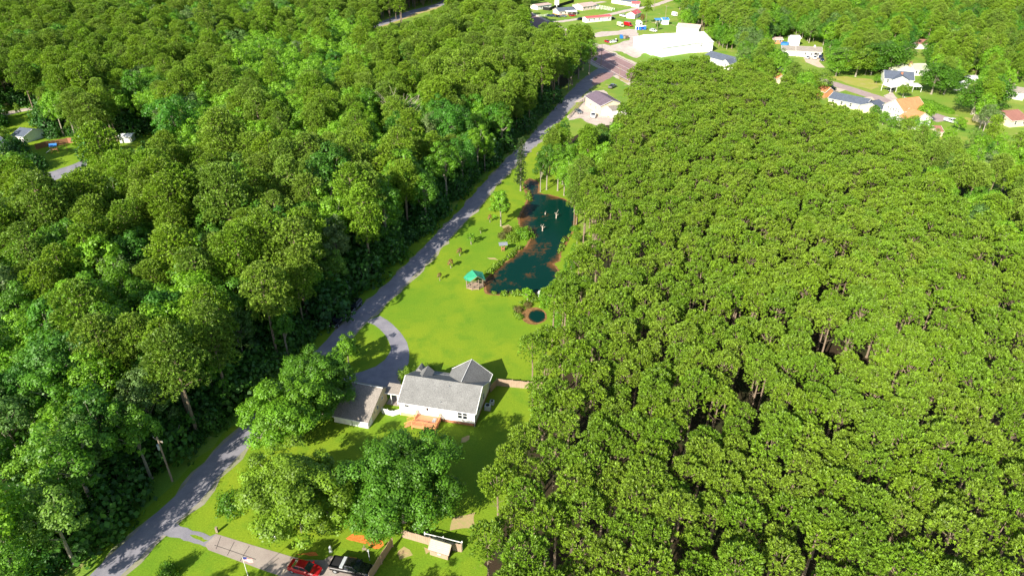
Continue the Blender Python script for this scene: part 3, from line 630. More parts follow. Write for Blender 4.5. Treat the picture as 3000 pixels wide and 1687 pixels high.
# natural woods
def nat(step, ylo, yhi, xf):
    y = ylo; k = 0
    while y < yhi:
        x = -xf(y)+(k % 2)*step/2
        while x < xf(y):
            yield x+rnd.uniform(-.38, .38)*step, y+rnd.uniform(-.38, .38)*step; x += step
        y += step*.87; k += 1
def patch(x, y, s=28): # slow field: bright broadleaf patches against pine patches
    return math.sin(x/s+1.3)*math.cos(y/(s*1.3)+.7)+.5*math.sin((x+y)/(s*.6)+2)
LIME = poly(cD, [(560, 100), (700, 60), (900, 60), (1000, 180), (1080, 260), (1000, 400), (760, 420), (600, 330), (480, 430), (430, 330), (520, 250)])
for x, y in nat(6.1, 36, 660, lambda y: y*.80+55):
    rg_ = region(x, y)
    if rg_ == 'P': continue
    p = PX(x, y, 12)
    if not (-180 < p[0] < 3060 and p[1] < 1850): continue
    if p[0] < -10 and 260 < p[1] < 640 and rnd.random() < .75: continue
    if rg_ == 'L':
        far_ridge = p[1] < 330 and 1000 < p[0] < 1760
        pb = .5+.42*patch(x, y); 
        if far_ridge: pb = .18
        if p[0] < 350 and p[1] < 400: pb = .2
        lp = .72 if inpoly(*p, LIME) else (.02 if far_ridge else .11)
        if rnd.random() < lp: k, h = 'LT', rnd.gauss(17.5, 2)
        elif rnd.random() < pb: k, h = 'BT', rnd.gauss(17, 2.8)
        else: k, h = 'FP', rnd.gauss(20, 2.8)
        if y < 80 and x < -60: h *= .95
    elif rg_ == 'R':
        k, h = ('LT', rnd.gauss(13, 2)) if rnd.random() < (.5 if p[0] > 2500 else .35) else (('BT', rnd.gauss(12.5, 1.5)) if rnd.random() < .5 else ('FP', rnd.gauss(15, 1.5)))
    else:
        if rnd.random() < .25: continue
        k, h = ('NT', rnd.gauss(13, 2)) if rnd.random() < .65 else ('FP', rnd.gauss(17, 2))
    if not vis(x, y, h, 160): continue
    if not ok(x, y, h, 3.4, .45 if rg_ == 'L' and y < 330 and near_line(x, y, DR, 40) else (1.2 if p[0] < 640 and 250 < p[1] < 900 else .6)): continue
    SITES[k].append((x, y, h))
for x, y in nat(2.9, 40, 300, lambda y: y*.80+20):              # undergrowth along the wood edges
    rg_ = region(x, y)
    if rg_ == 'P' or not vis(x, y, 3, 40): continue
    h = rnd.uniform(2, 4) if rnd.random() < .4 else rnd.uniform(4, 9)
    if rg_ == 'L' and not (abs(x-POLE[0]) < 4 and -9 < y-POLE[1] < 4) and (near_line(x, y, DR, 15) or rnd.random() < .3) and ok(x, y, h, 1.5, .5) and not near_line(x, y, DR, 6.2): SITES['UB'].append((x, y, h))
def outside(x, y, h):
    p = PX(x, y, h*.85); return not (0 <= p[0] <= 3000 and 0 <= p[1] <= 1687)
def gn_scatter(name, pts, variants, hs, lab, cat):
    """ONE object: every remaining tree of a kind, instanced on its own base point"""
    coll = bpy.data.collections.new(name+'_kinds')
    for i, t in enumerate(variants):
        o = bpy.data.objects.new('%s_kind' % name, t.joined); o.name = name+'_kind_'+chr(97+i); coll.objects.link(o)
    me = bpy.data.meshes.new(name); n = len(pts); me.vertices.add(n)
    me.vertices.foreach_set('co', [c for x, y, h in pts for c in (x, y, 0)])
    rg = np.random.default_rng(n)
    a = me.attributes.new('rz', 'FLOAT', 'POINT'); a.data.foreach_set('value', rg.uniform(0, 6.283, n))
    a = me.attributes.new('sc', 'FLOAT', 'POINT'); a.data.foreach_set('value', [h/hs for x, y, h in pts])
    a = me.attributes.new('ix', 'INT', 'POINT'); a.data.foreach_set('value', rg.integers(0, len(variants), n))
    me.update(); ob = bpy.data.objects.new(name, me); COL.objects.link(ob)
    ng = bpy.data.node_groups.new(name+'_nodes', 'GeometryNodeTree')
    ng.interface.new_socket('Geometry', in_out='INPUT', socket_type='NodeSocketGeometry'); ng.interface.new_socket('Geometry', in_out='OUTPUT', socket_type='NodeSocketGeometry')
    nn, ll = ng.nodes, ng.links; gi, go = nn.new('NodeGroupInput'), nn.new('NodeGroupOutput')
    ci = nn.new('GeometryNodeCollectionInfo'); ci.inputs['Collection'].default_value = coll; ci.inputs['Separate Children'].default_value = True; ci.inputs['Reset Children'].default_value = True
    ip = nn.new('GeometryNodeInstanceOnPoints'); ip.inputs['Pick Instance'].default_value = True
    def attr(nm, ty):
        q = nn.new('GeometryNodeInputNamedAttribute'); q.data_type = ty; q.inputs['Name'].default_value = nm; return q
    rz, sc_, ix = attr('rz', 'FLOAT'), attr('sc', 'FLOAT'), attr('ix', 'INT'); cx = nn.new('ShaderNodeCombineXYZ')
    ll.new(gi.outputs[0], ip.inputs['Points']); ll.new(ci.outputs[0], ip.inputs['Instance']); ll.new(ix.outputs[0], ip.inputs['Instance Index'])
    ll.new(rz.outputs[0], cx.inputs['Z']); ll.new(cx.outputs[0], ip.inputs['Rotation']); ll.new(sc_.outputs[0], ip.inputs['Scale']); ll.new(ip.outputs[0], go.inputs[0])
    md = ob.modifiers.new('scatter', 'NODES'); md.node_group = ng
    tag(ob, lab, cat, None, 'stuff'); return ob
def size_px(s): x, y, h = s; d = math.sqrt(x*x+y*y+(CAM_H-h)**2); return h/d
def forest(key, variants, hs, stuff_name, stuff_label, cat, labels):
    S = SITES[key]; inn = sorted([s for s in S if not outside(*s)], key=size_px, reverse=True); ind, rest = inn[:300], inn[300:]+[s for s in S if outside(*s)]
    rr = random.Random(len(S))
    for s in ind:
        lab, grp = labels(s); t = variants[rr.randrange(len(variants))]; k = s[2]/hs
        t.place((s[0], s[1], 0), rr.uniform(0, 6.28), (k*rr.uniform(.92, 1.1),)*2+(k,), lab, 'tree', grp)
    if rest: gn_scatter(stuff_name, rest, variants, hs, stuff_label, cat)
    print('FOREST', key, len(S), 'visible', len(inn))
def lab_p(s):
    p = PX(s[0], s[1], s[2]*.85)
    if p[0] < 1750: return 'plantation pine on the edge of the stand nearest the back yard of the grey-roofed house', 'plantation pines beside the back yard'
    if p[1] > 1350: return 'domed plantation pine in the front rows of the stand along the bottom edge', 'plantation pines in the front rows'
    return 'domed plantation pine packed among its like in the near middle rows of the stand', 'plantation pines of the near half of the stand'
def lab_f(s):
    if near_line(s[0], s[1], DR, 16): return 'tall clumpy forest pine at the wood edge shading the private road', 'forest pines along the private road'
    return 'tall clumpy olive forest pine inside the mixed wood left of the road', 'forest pines inside the mixed wood'
def lab_b(s):
    if near_line(s[0], s[1], DR, 16): return 'leafy broadleaf tree at the wood edge shading the private road', 'broadleaf trees along the private road'
    return 'rounded broadleaf tree among the pines of the mixed wood left of the road', 'broadleaf trees inside the mixed wood'
forest('P', PP, 15, 'pine_plantation', 'far rows of the dense pine plantation, domed crowns fading up the slope', 'pine plantation', lab_p)
forest('FP', FP, 20, 'pine_wood', 'far pines of the mixed woods running up to the top of the photo', 'pine wood', lab_f)
forest('BT', BT, 17, 'broadleaf_wood', 'far broadleaf trees of the mixed woods running up to the top of the photo', 'broadleaf wood', lab_b)
forest('LT', LT, 17, 'bright_wood', 'bright yellow green broadleaf trees of the far mixed woods', 'broadleaf wood', lambda s: ('bright yellow green leafy tree standing out among darker trees of the woods', 'bright leafy trees in the woods'))
forest('NT', NT, 15, 'neighbourhood_wood', 'far broadleaf trees of the woods round the houses at the top right', 'broadleaf wood', lambda s: ('full rounded broadleaf tree in the woods round the houses at the top right', 'broadleaf trees of the neighbourhood woods'))
gn_scatter('undergrowth', [(x, y, h) for x, y, h in SITES['UB']], UB, 3.2, 'dark green bushes and saplings under the edge of the wood beside the road', 'undergrowth')

# ---------------------------------------------------------------- single trees and shrubs
def single(name, gen, leafm, barkm, c, bx, by, h, h0, label, cat='tree', group=None, z=0, rz=0, wx=1.0):
    t = Tree(name, gen, leafm, barkm); k = h/h0; x, y = GP(c, bx, by)
    return t, t.place((x, y, z), rz, (k*wx, k*wx, k), label, cat, group)
def crown_at(c, px, py, z):                                     # ground point under a crown seen at that pixel at height z
    return N(*c(px, py), z)
T1, o = single('shade_tree', broad(301, 12, 2.9, base=.12, nl=46, per=110, leaf=.34), BRIGHTL, BARKB, c3, 630, 470, 11.8, 12, 'bright green shade tree with bare trunk foot between the private road and the pond')
T2, o = single('young_tree', broad(302, 7.2, 2.4, base=.14, nl=30, per=110, leaf=.3), LIMEL, BARKB, cd, 1150, 1130, 7.2, 7.2, 'young round tree on the grass island inside the curved side driveway')
# big yard trees, placed by the middle of their crowns
OAK = Tree('oak_tree', broad(310, 14, 7.6, base=.1, nl=120, per=520, leaf=.25, lobe=.19), OAKL, BARKB)
x, y = crown_at(ca, 625, 590, 7); OAK.place((x, y, 0), 1.0, (1.22, 1.2, 1.05), 'largest round dark green oak in front of the red wooden deck')
OLV = Tree('olive_green_tree', broad(311, 13, 6.9, base=.08, nl=125, per=480, leaf=.27, asym=.3, lobe=.2), OLIVEL, BARKB)
x, y = crown_at(ca, 225, 640, 6); OLV.place((x, y, 0), 0, (1.2, 1.15, 1.08), 'wide olive green tree beside the concrete driveway, left of the dark oak')
YT = Tree('yellow_green_tree', broad(312, 13, 5.8, base=.08, nl=100, per=450, leaf=.26, asym=.3, lobe=.21), LIMEL, BARKB)
x, y = crown_at(ca, 185, 305, 6.5); YT.place((x, y, 0), 2, (1.25, 1.25, 1.08), 'yellow green tree leaning over the private road left of the garage')
x, y = crown_at(ca, 305, 190, 6.5); YT.place((x, y, 0), 4, (1.1, 1.1, 1.05), 'mid green spreading tree shading the garage roof', leafm=OAKL)
SHR = Tree('round_shrub', shrub(320, 2.2, 3.0, 2200, .24), OAKL, BARKB)
x, y = GP(c2, 1030, 400); SHR.place((x, y, 0), 0, (1.05, 1.05, 1), 'round dark shrub on the lawn left of the olive green tree', 'shrub', name='round_shrub')
x, y = GP(c2, 640, 825); SHR.place((x, y, 0), 2, (.62, .62, .9), 'thin dark bush casting a long shadow on the grass below the gravel driveway', 'shrub')
x, y = GP(c1, 960, 420); SHR.place((x, y, 0), 1, (.75, .75, .85), 'olive evergreen shrub at the left rear corner of the grey-roofed house', 'shrub', leafm=OLIVEL)
x, y = GP(c1, 1190, 345); SHR.place((x, y, 0), 1, (.6, .6, .6), 'low evergreen shrub behind the small roof dormer', 'shrub', leafm=OLIVEL)
SAP = Tree('sapling', broad(330, 2.6, .85, base=.22, nl=14, per=34, leaf=.2), RUSTL, BARKB)
for c, bx, by, h, wx, lm, lab in [
    (c3, 378, 625, 3.6, 1.5, LIMEL, 'bushy bright green young tree, largest in the row beside the private road'),
    (c3, 460, 532, 2.0, 1.0, OLIVEL, 'thin sapling just behind the bushy bright green young tree'),
    (c3, 538, 438, 2.7, .9, RUSTL, 'brownish sapling beside the foot of the bright green shade tree'),
    (c3, 282, 722, 2.5, 1.1, RUSTL, 'brownish sapling nearest the bushy young tree in the lawn row'),
    (c3, 206, 825, 2.7, 1.1, RUSTL, 'second brownish sapling from the gazebo in the lawn row'),
    (c3, 112, 932, 2.4, .8, RUSTL, 'thin brown sapling left of the green-roofed gazebo'),
    (c3, 860, 1095, 3.2, 2.0, BRIGHTL, 'round bright green bush on the bank between the pond and the small pond')]:
    x, y = GP(c, bx, by); k = h/2.6; SAP.place((x, y, 0), h, (wx, wx, k), lab, 'young tree', leafm=lm)
CYP = Tree('conical_conifer', pine(340, 17, 1.9, base=.1, nb=60, style='cone', L=.4, tw=1.3), CYPL, BARKB)
x, y = GP(cp, 340, 812); CYP.place((x, y, 0), 0, (.95, .95, .98), 'tall narrow ragged conifer at the upper left end of the pond')
for c, bx, by, h, lab, lm, wx in [
    (cp, 603, 822, 12.5, 'broadleaf tree standing on the sandy tip at the pond head', OAKL, .75),
    (cp, 685, 795, 15.5, 'tall broadleaf tree with long bare stem just right of the pond head', OAKL, .8),
    (cp, 832, 810, 14, 'dense green tree at the right side of the pond head grass', LIMEL, .9)]:
    x, y = GP(c, bx, by); BT[1].place((x, y, 0), h, (wx*h/17, wx*h/17, h/17), lab, leafm=lm)
x, y = GP(cp, 1088, 1255); FP[0].place((x, y, 0), .5, (.95, .95, .92), 'tall pine with long bare pale trunk on the right bank of the pond')
x, y = GP(cp, 1046, 1295); FP[2].place((x, y, 0), 2.5, (.6, .6, .6), 'short thin pine just left of the bare-trunked pine on the pond bank')
BUS = Tree('pond_bush', shrub(350, 2.6, 2.6, 1800, .3), LIMEL, BARKB)
for c, bx, by, s_, lm, lab in [
    (c3, 830, 560, 1.0, LIMEL, 'largest green bush on the point where the pond narrows'), (c3, 730, 590, .8, OLIVEL, 'olive bush in the middle of the pond point thicket'),
    (c3, 765, 515, .6, OLIVEL, 'small olive bush at the back of the pond point thicket'), (c3, 650, 565, .6, REED, 'brown reedy bush at the left end of the pond point thicket'),
    (c3, 690, 520, .55, REED, 'brown reedy bush behind the roofed feeder'), (c3, 1050, 1110, 1.15, LIMEL, 'bright green bush at the plantation edge between the two ponds'),
    (c3, 780, 1190, .45, REED, 'low brown reeds at the left end of the small pond'), (c3, 860, 1150, .4, REED, 'low brown reeds behind the small pond'), (c3, 790, 1250, .35, OLIVEL, 'small weedy clump at the near left of the small pond'),
    (cp, 435, 880, .35, REED, 'brown reed clump on the left bank of the pond inlet'), (cp, 1060, 1330, .5, LIMEL, 'green bush at the foot of the bare-trunked pine')]:
    x, y = GP(c, bx, by); BUS.place((x, y, 0), bx, s_, lab, 'bush', name='pond_bush', leafm=lm)
rr = random.Random(8)
RE = Tree('bank_weed', shrub(360, .55, .8, 120, .22), OLIVEL, BARKB)
pts = []
for a, b, n in [((520, 875), (700, 740), 26), ((700, 740), (790, 650), 16), ((540, 1050), (830, 1052), 16), ((740, 1150), (770, 1260), 8), ((850, 150), (865, 260), 8), ((1210, 540), (1130, 700), 10), ((800, 1130), (960, 1100), 12)]:
    for i in range(n):
        t = rr.random(); p = GP(c3, a[0]+(b[0]-a[0])*t+rr.uniform(-14, 14), a[1]+(b[1]-a[1])*t+rr.uniform(-9, 9)); pts.append((p[0], p[1], rr.uniform(.4, 1.3)))
gn_scatter('bank_weeds', pts, [RE], .8, 'low weeds and reeds along the banks of the ponds', 'weeds')
# bare dead tree in the left wood, snags in the pond
def dead_tree(name, seed, h, r, n, m, label, loc, cat='dead tree', lean=0):
    rg = np.random.default_rng(seed); mb = MB(); t = thing(name, label, cat, loc)
    mb.tube([(0, 0, -.1), (lean*h*.3, 0, h*.35), (lean*h, .1*h, h*.72)], [r, r*.75, r*.4], 7); mb.build('trunk', m, t)
    for i in range(n):
        z = h*(.35+.4*i/n); a = i*2.4; L = h*rg.uniform(.25, .45); q = MB(); x0 = lean*z
        e = (x0+math.cos(a)*L*.6, math.sin(a)*L*.6, z+L*.75); q.tube([(x0, 0, z), (x0+math.cos(a)*L*.3, math.sin(a)*L*.3, z+L*.3), e], [r*.35, r*.22, r*.08], 5)
        for j in range(3):
            b = a+rg.uniform(-1, 1); q.tube([e if j == 0 else (x0+math.cos(a)*L*.35, math.sin(a)*L*.35, z+L*.38), (e[0]+math.cos(b)*L*.4, e[1]+math.sin(b)*L*.4, e[2]+rg.uniform(0, .4)*L)], [r*.12, .02], 4)
        q.build('branch', m, t)
    return t
x, y = crown_at(cD, 1010, 290, 13); dead_tree('dead_tree', 3, 20, .3, 16, DEADW, 'bare pale dead tree standing above the green wood left of the road', (x, y, 0))
for (bx, by, h, lab) in [((983), 512, 1.9, 'largest pale forked snag rising from the middle of the pond'), (1100, 405, 2.1, 'thin leaning snag near the right bank of the pond'), (1007, 372, .8, 'small stump just above the water, furthest up the pond')]:
    x, y = GP(c3, bx, by); dead_tree('pond_snag', int(bx), h, .16, 4, DEADW, lab, (x, y, 0), 'snag')

# ---------------------------------------------------------------- house builder
def gable_parts(root, W, D, hw, rise, wallm, roofm, axis='x', over=.35, x0=0, y0=0, z0=0, trim=WHITE, nm='wall', ridge_f=.5):
    wb = MB()
    if axis == 'x':
        yr = y0+D*ridge_f
        wb.loft([(x0, y0, z0), (x0, y0, z0+hw), (x0, yr, z0+hw+rise), (x0, y0+D, z0+hw), (x0, y0+D, z0)], [(x0+W, y0, z0), (x0+W, y0, z0+hw), (x0+W, yr, z0+hw+rise), (x0+W, y0+D, z0+hw), (x0+W, y0+D, z0)])
        a = x0-over; b = x0+W+over; s1 = rise/(D*ridge_f); s2 = rise/(D*(1-ridge_f)); e = .06
        q1 = [(a, y0-over, z0+hw-over*s1+e), (b, y0-over, z0+hw-over*s1+e), (b, yr, z0+hw+rise+e), (a, yr, z0+hw+rise+e)]
        q2 = [(b, y0+D+over, z0+hw-over*s2+e), (a, y0+D+over, z0+hw-over*s2+e), (a, yr+.002, z0+hw+rise+e), (b, yr+.002, z0+hw+rise+e)]
        cap = [(a-.02, yr, z0+hw+rise+e+.03), (b+.02, yr, z0+hw+rise+e+.03)]
    else:
        xr = x0+W*ridge_f
        wb.loft([(x0, y0, z0), (x0+W, y0, z0), (x0+W, y0, z0+hw), (xr, y0, z0+hw+rise), (x0, y0, z0+hw)], [(x0, y0+D, z0), (x0+W, y0+D, z0), (x0+W, y0+D, z0+hw), (xr, y0+D, z0+hw+rise), (x0, y0+D, z0+hw)])
        a = y0-over; b = y0+D+over; s1 = rise/(W*ridge_f); e = .06
        q1 = [(x0-over, b, z0+hw-over*s1+e), (x0-over, a, z0+hw-over*s1+e), (xr, a, z0+hw+rise+e), (xr, b, z0+hw+rise+e)]
        q2 = [(x0+W+over, a, z0+hw-over*s1+e), (x0+W+over, b, z0+hw-over*s1+e), (xr+.002, b, z0+hw+rise+e), (xr+.002, a, z0+hw+rise+e)]
        cap = [(xr, a-.02, z0+hw+rise+e+.03), (xr, b+.02, z0+hw+rise+e+.03)]
    w_ = wb.build(nm, wallm, root)
    rb = MB(); rb.slab(q1, .13); rb.slab(q2, .13); r_ = rb.build('roof', roofm, root)
    tb = MB()
    for q in (q1, q2):
        o = Vector((0, 0, -.09))
        for A_, B_ in ((q[0], q[1]), (q[0], q[3]), (q[1], q[2])):
            A_, B_ = Vector(A_)+o, Vector(B_)+o; cen = Vector(((q[0][0]+q[2][0])/2, (q[0][1]+q[2][1])/2, 0)); mid = (A_+B_)/2; push = Vector((mid.x-cen.x, mid.y-cen.y, 0)).normalized()*.05
            tb.tube([tuple(A_+push), tuple(B_+push)], .07, 4)
    tb.build('eave_trim', trim, root)
    rc = MB(); rc.tube(cap, .05, 4); rc.build('ridge_cap', roofm, root)
    return w_, r_
def window(root, x, y, z, w_, h_, face='front', m=GLASS, fr=WHITE, name='window', mull=1):
    """framed window standing proud of a wall: frame with the pane as its sub-part"""
    f = MB(); p = MB(); t = .05
    def bx(mb, a0, a1, d0, d1, c0, c1_):
        if face == 'front': mb.box(x+a0, x+a1, y-d1, y-d0, z+c0, z+c1_)
        elif face == 'back': mb.box(x+a0, x+a1, y+d0, y+d1, z+c0, z+c1_)
        elif face == 'right': mb.box(x+d0, x+d1, y+a0, y+a1, z+c0, z+c1_)
        else: mb.box(x-d1, x-d0, y+a0, y+a1, z+c0, z+c1_)
    bx(f, -t, w_+t, .01, .06, -t, 0); bx(f, -t, w_+t, .01, .06, h_, h_+t); bx(f, -t, 0, .01, .06, 0, h_); bx(f, w_, w_+t, .01, .06, 0, h_); bx(f, 0, w_, .01, .055, h_*.47, h_*.53)
    o = f.build(name, fr, root); bx(p, 0, w_, .005, .03, 0, h_*.47); bx(p, 0, w_, .005, .03, h_*.53, h_); p.build('pane', m, o); return o
def door(root, x, y, z, w_=1, h_=2.1, face='front', m=GREYW, handle=True):
    d = MB(); 
    if face == 'front': d.box(x, x+w_, y-.06, y-.01, z, z+h_)
    elif face == 'left': d.box(x-.06, x-.01, y, y+w_, z, z+h_)
    else: d.box(x+.01, x+.06, y, y+w_, z, z+h_)
    o = d.build('door', m, root)
    if handle:
        k = MB(); 
        if face == 'front': k.box(x+w_-.14, x+w_-.08, y-.1, y-.06, z+.95, z+1.05)
        else: k.box(x+.06, x+.1, y+w_-.14, y+w_-.08, z+.95, z+1.05)
        k.build('handle', STEEL, o)
    return o
def house_at(name, label, p0, p1, cat='house'):
    a = math.atan2(p1[1]-p0[1], p1[0]-p0[0]); return thing(name, label, cat, (p0[0], p0[1], 0), a), math.hypot(p1[0]-p0[0], p1[1]-p0[1])

# ---------------------------------------------------------------- main house
HA = R(-12.8); HO = (-19.52, 91.65)
H = thing('main_house', 'white single-storey house with grey shingle roof, red wooden deck and rear wing', 'house', (*HO, 0), HA)
LEN = 13.55
b = MB(); b.box(.03, LEN-.03, .03, 8.57, 0, .62); b.box(6.4, LEN-.03, 8.5, 10.85, 0, .62); b.build('brick_foundation', BRICK, H)
b = MB(); b.box(.05, 3.1, -.02, .06, .02, .6); b.build('tan_foundation_panel', TANB, H)
gable_parts(H, LEN, 8.6, 2.45, 2.35, PWHITE, SHG, 'x', over=.22, z0=.62)
# rear wing with its own gable, and the porch roof and dormer on the rear slope
b = MB(); b.loft([(6.45, 6, .6), (LEN+.003, 6, .6), (LEN+.003, 6, 3.0), (10.0, 6, 5.5), (6.45, 6, 3.0)], [(6.45, 10.8, .6), (LEN+.003, 10.8, .6), (LEN+.003, 10.8, 3.0), (10.0, 10.8, 5.5), (6.45, 10.8, 3.0)]); b.build('wing_wall', PWHITE, H)
rb = MB(); ov = .3; zr = 5.68
e_l, e_r = 6.45-ov, LEN+ov; sl = (zr-3.1)/(10.0-6.45); sr_2 = (zr-3.1)/(LEN-10)
def zmain(y): return 5.48-(y-4.3)*(2.35/4.3)
yv = 9.0; zl = 3.1-ov*sl; zrr = 3.1-ov*sr_2
rb.slab([(e_l, 11.1, zl), (e_l, yv, zl), (10, 4.35, zr), (10, 11.1, zr)], .12)
rb.slab([(e_r, yv, zrr), (e_r, 11.1, zrr), (10.002, 11.1, zr), (10.002, 4.35, zr)], .12)
rb.build('wing_roof', SHG, H)
rc = MB(); rc.tube([(10, 4.4, zr+.04), (10, 11.12, zr+.04)], .05, 4); rc.tube([(e_r+.03, yv, zrr), (e_r+.03, 11.1, zrr)], .07, 4); rc.tube([(e_l-.03, 11.1, zl), (10, 11.13, zr-.04), (e_r, 11.13, zrr)], .06, 4); rc.build('wing_trim', WHITE, H)
b = MB(); b.slab([(-.2, 8.75, 2.97), (6.2, 8.75, 2.97), (6.2, 10.3, 2.45), (-.2, 10.3, 2.45)][::-1], .12); b.build('porch_roof', SHG, H)
for px_ in (.0, 2.0, 4.0, 6.0): b = MB(); b.box(px_, px_+.14, 10.05, 10.19, .4, 2.45); b.build('porch_post', WHITE, H)
b = MB(); b.box(0, 6.2, 8.6, 10.2, .1, .4); b.build('porch_floor', CONC, H)
b = MB(); b.loft([(1.75, 4.9, 3.6), (3.5, 4.9, 3.6), (3.5, 4.9, 4.3), (2.62, 4.9, 5.1), (1.75, 4.9, 4.3)], [(1.75, 7.9, 3.2), (3.5, 7.9, 3.2), (3.5, 7.9, 4.3), (2.62, 7.9, 5.1), (1.75, 7.9, 4.3)]); dm = b.build('dormer', PWHITE, H)
b = MB(); b.slab([(1.45, 8.15, 4.1), (1.45, 4.9, 4.1), (2.62, 4.9, 5.2), (2.62, 8.15, 5.2)], .1); b.slab([(3.8, 4.9, 4.1), (3.8, 8.15, 4.1), (2.622, 8.15, 5.2), (2.622, 4.9, 5.2)], .1); b.build('dormer_roof', SHG, dm)
b = MB(); b.loft([(-.3, 8.8, 2.9), (1.3, 8.8, 2.9), (.5, 8.8, 3.7)], [(-.3, 10.6, 2.6), (1.3, 10.6, 2.6), (.5, 10.6, 3.7)]); b.build('porch_gable', SHG, H)
for xx in (.95,): window(H, xx, 0, 2.15, .75, .8)
window(H, 10.55, 0, 1.42, .72, 1.35); window(H, 11.45, 0, 1.42, .72, 1.35)
door(H, 4.7, 0, .95, .95, 2.05, m=WHITE)
b = MB(); b.box(4.9, 5.3, -.085, -.06, 2.0, 2.6); b.build('door_pane', GLASS, H)
b = MB(); b.box(3.1, 3.2, -.14, -.01, 2.6, 2.85); b.build('wall_lamp', DARK, H)
for yy, zz in ((3.4, 4.9), (.7, 3.45)): 
    b = MB(); b.cyl(8.1 if yy > 2 else 7.3, yy, zz-.2, zz+.35, .06, 8); b.build('vent_pipe', STEEL, H)
b = MB(); b.box(.02, .1, -.1, -.01, .05, 3.0); b.box(LEN-.1, LEN-.02, -.1, -.01, .05, 3.0); b.build('downpipe', WHITE, H)
for yy in (2, 5.2): window(H, LEN, yy, 1.6, .8, 1.2, 'right')
# deck
DK = thing('wooden_deck', 'red-brown wooden deck with railings and side stairs against the white wall', 'deck', (HO[0]+3.2*math.cos(HA)-(-3.1)*math.sin(HA)*1, HO[1]+3.2*math.sin(HA)-3.1*math.cos(HA), 0), HA)
# local deck frame: x 0..4.3 along the wall, y 0..3.0 toward the wall
b = MB(); b.box(0, 4.3, 0, 3.0, .82, .95); b.build('deck_floor', DECK, DK)
b = MB(); b.box(0, 4.3, -.03, .03, .55, .82); b.box(-.03, .03, .03, 3.0, .55, .82); b.box(4.27, 4.33, .03, 3.0, .55, .82); b.build('deck_skirt', DECK, DK)
for px_, py_ in ((.06, .06), (2.1, .06), (4.2, .06), (.06, 2.85), (4.2, 2.85), (.06, 1.5), (4.2, 1.5)):
    b = MB(); b.box(px_-.05, px_+.05, py_-.05, py_+.05, 0, 2.0); b.build('post', RAILW, DK)
def rail(pa, pb, z0, z1, parent, h=.95):
    b = MB(); n = max(2, int(math.dist(pa, pb)/.13))
    for zz in (.12, h): b.tube([(pa[0], pa[1], z0+zz), (pb[0], pb[1], z1+zz)], .04, 4)
    for i in range(n+1):
        t = i/n; x = pa[0]+(pb[0]-pa[0])*t; y = pa[1]+(pb[1]-pa[1])*t; z = z0+(z1-z0)*t; b.tube([(x, y, z+.12), (x, y, z+h)], .018, 4)
    return b.build('railing', RAILW, parent)
rail((.06, .06), (4.2, .06), .95, .95, DK); rail((4.2, .06), (4.2, 2.85), .95, .95, DK, 1.0); rail((.06, 1.5), (.06, 2.85), .95, .95, DK, 1.0)
for i in range(4):
    b = MB(); b.box(-.35-.32*i, -.03-.32*i, .15, 1.35, .72-.2*i, .77-.2*i); b.build('stair_tread', DECK, DK)
rail((-.03, .12), (-1.35, .12), .9, .1, DK); rail((-.03, 1.4), (-1.35, 1.4), .9, .1, DK)
b = MB(); b.box(3.2, 3.8, 1.4, 2.3, .97, 1.25); gr = tag(b.build('deck_storage_box', STEEL), 'pale storage box standing at the right end of the red deck', 'storage box')
gr.parent = None; gr.location = DK.location; gr.rotation_euler = DK.rotation_euler
# air conditioner units
def hpt(x, y): return (HO[0]+x*math.cos(HA)-y*math.sin(HA), HO[1]+x*math.sin(HA)+y*math.cos(HA))
for (x, y, s_, lab) in ((14.5, 4.9, .95, 'larger white air conditioner unit beside the house side wall'), (14.9, 6.4, .7, 'smaller grey air conditioner unit behind the larger one beside the house')):
    t = thing('air_conditioner', lab, 'air conditioner', (*hpt(x, y), 0), HA)
    b = MB(); b.box(-s_/2, s_/2, -s_/2, s_/2, .08, .85*s_+.1); b.build('casing', GALV, t); b = MB(); b.cyl(0, 0, .85*s_+.1, .85*s_+.14, s_*.36, 20); b.build('fan_grille', DARK, t)
    b = MB(); b.box(-s_*.6, s_*.6, -s_*.6, s_*.6, 0, .08); b.build('pad', CONC, t)
# garage
GO = hpt(-4.05, -4.53); gA = HA+R(-2.5)
Gt = thing('garage', 'grey-roofed garage with white lean-to front left of the white house, half shaded by trees', 'garage', (*GO, 0), gA)
Gl = 6.4
b = MB(); prof = [(0, 0), (0, 1.5), (6.2, 3.95), (7.7, 3.0), (7.7, 0)]
b.loft([(-Gl, y_, z_) for y_, z_ in [(1.6, 0), (1.6, 2.13), (6.2, 3.95), (7.7, 3.0), (7.7, 0)]], [(0, y_, z_) for y_, z_ in [(1.6, 0), (1.6, 2.13), (6.2, 3.95), (7.7, 3.0), (7.7, 0)]]); b.build('wall', TAN, Gt)
b = MB(); b.loft([(-Gl, 0, 0), (-Gl, 0, 1.5), (-Gl, 1.6, 2.13), (-Gl, 1.6, 0)], [(0, 0, 0), (0, 0, 1.5), (0, 1.6, 2.13), (0, 1.6, 0)]); b.build('lean_to', METALW, Gt)
b = MB(); b.slab([(-Gl-.2, -.2, 1.5), (.2, -.2, 1.5), (.2, 6.2, 4.03), (-Gl-.2, 6.2, 4.03)], .1); b.slab([(.2, 7.9, 2.95), (-Gl-.2, 7.9, 2.95), (-Gl-.2, 6.202, 4.03), (.2, 6.202, 4.03)], .1); b.build('roof', SHT, Gt)
b = MB(); b.tube([(-Gl-.2, -.25, 1.42), (.2, -.25, 1.42)], .07, 4); b.tube([(-Gl-.2, 6.2, 4.08), (.22, 6.2, 4.08)], .05, 4); b.build('eave_trim', WHITE, Gt)
window(Gt, 0, 3.6, 1.2, .5, .7, 'right'); window(Gt, 0, 5.6, 1.8, .45, .5, 'right'); door(Gt, 0, 4.6, 0, .9, 1.9, 'right', TAN)
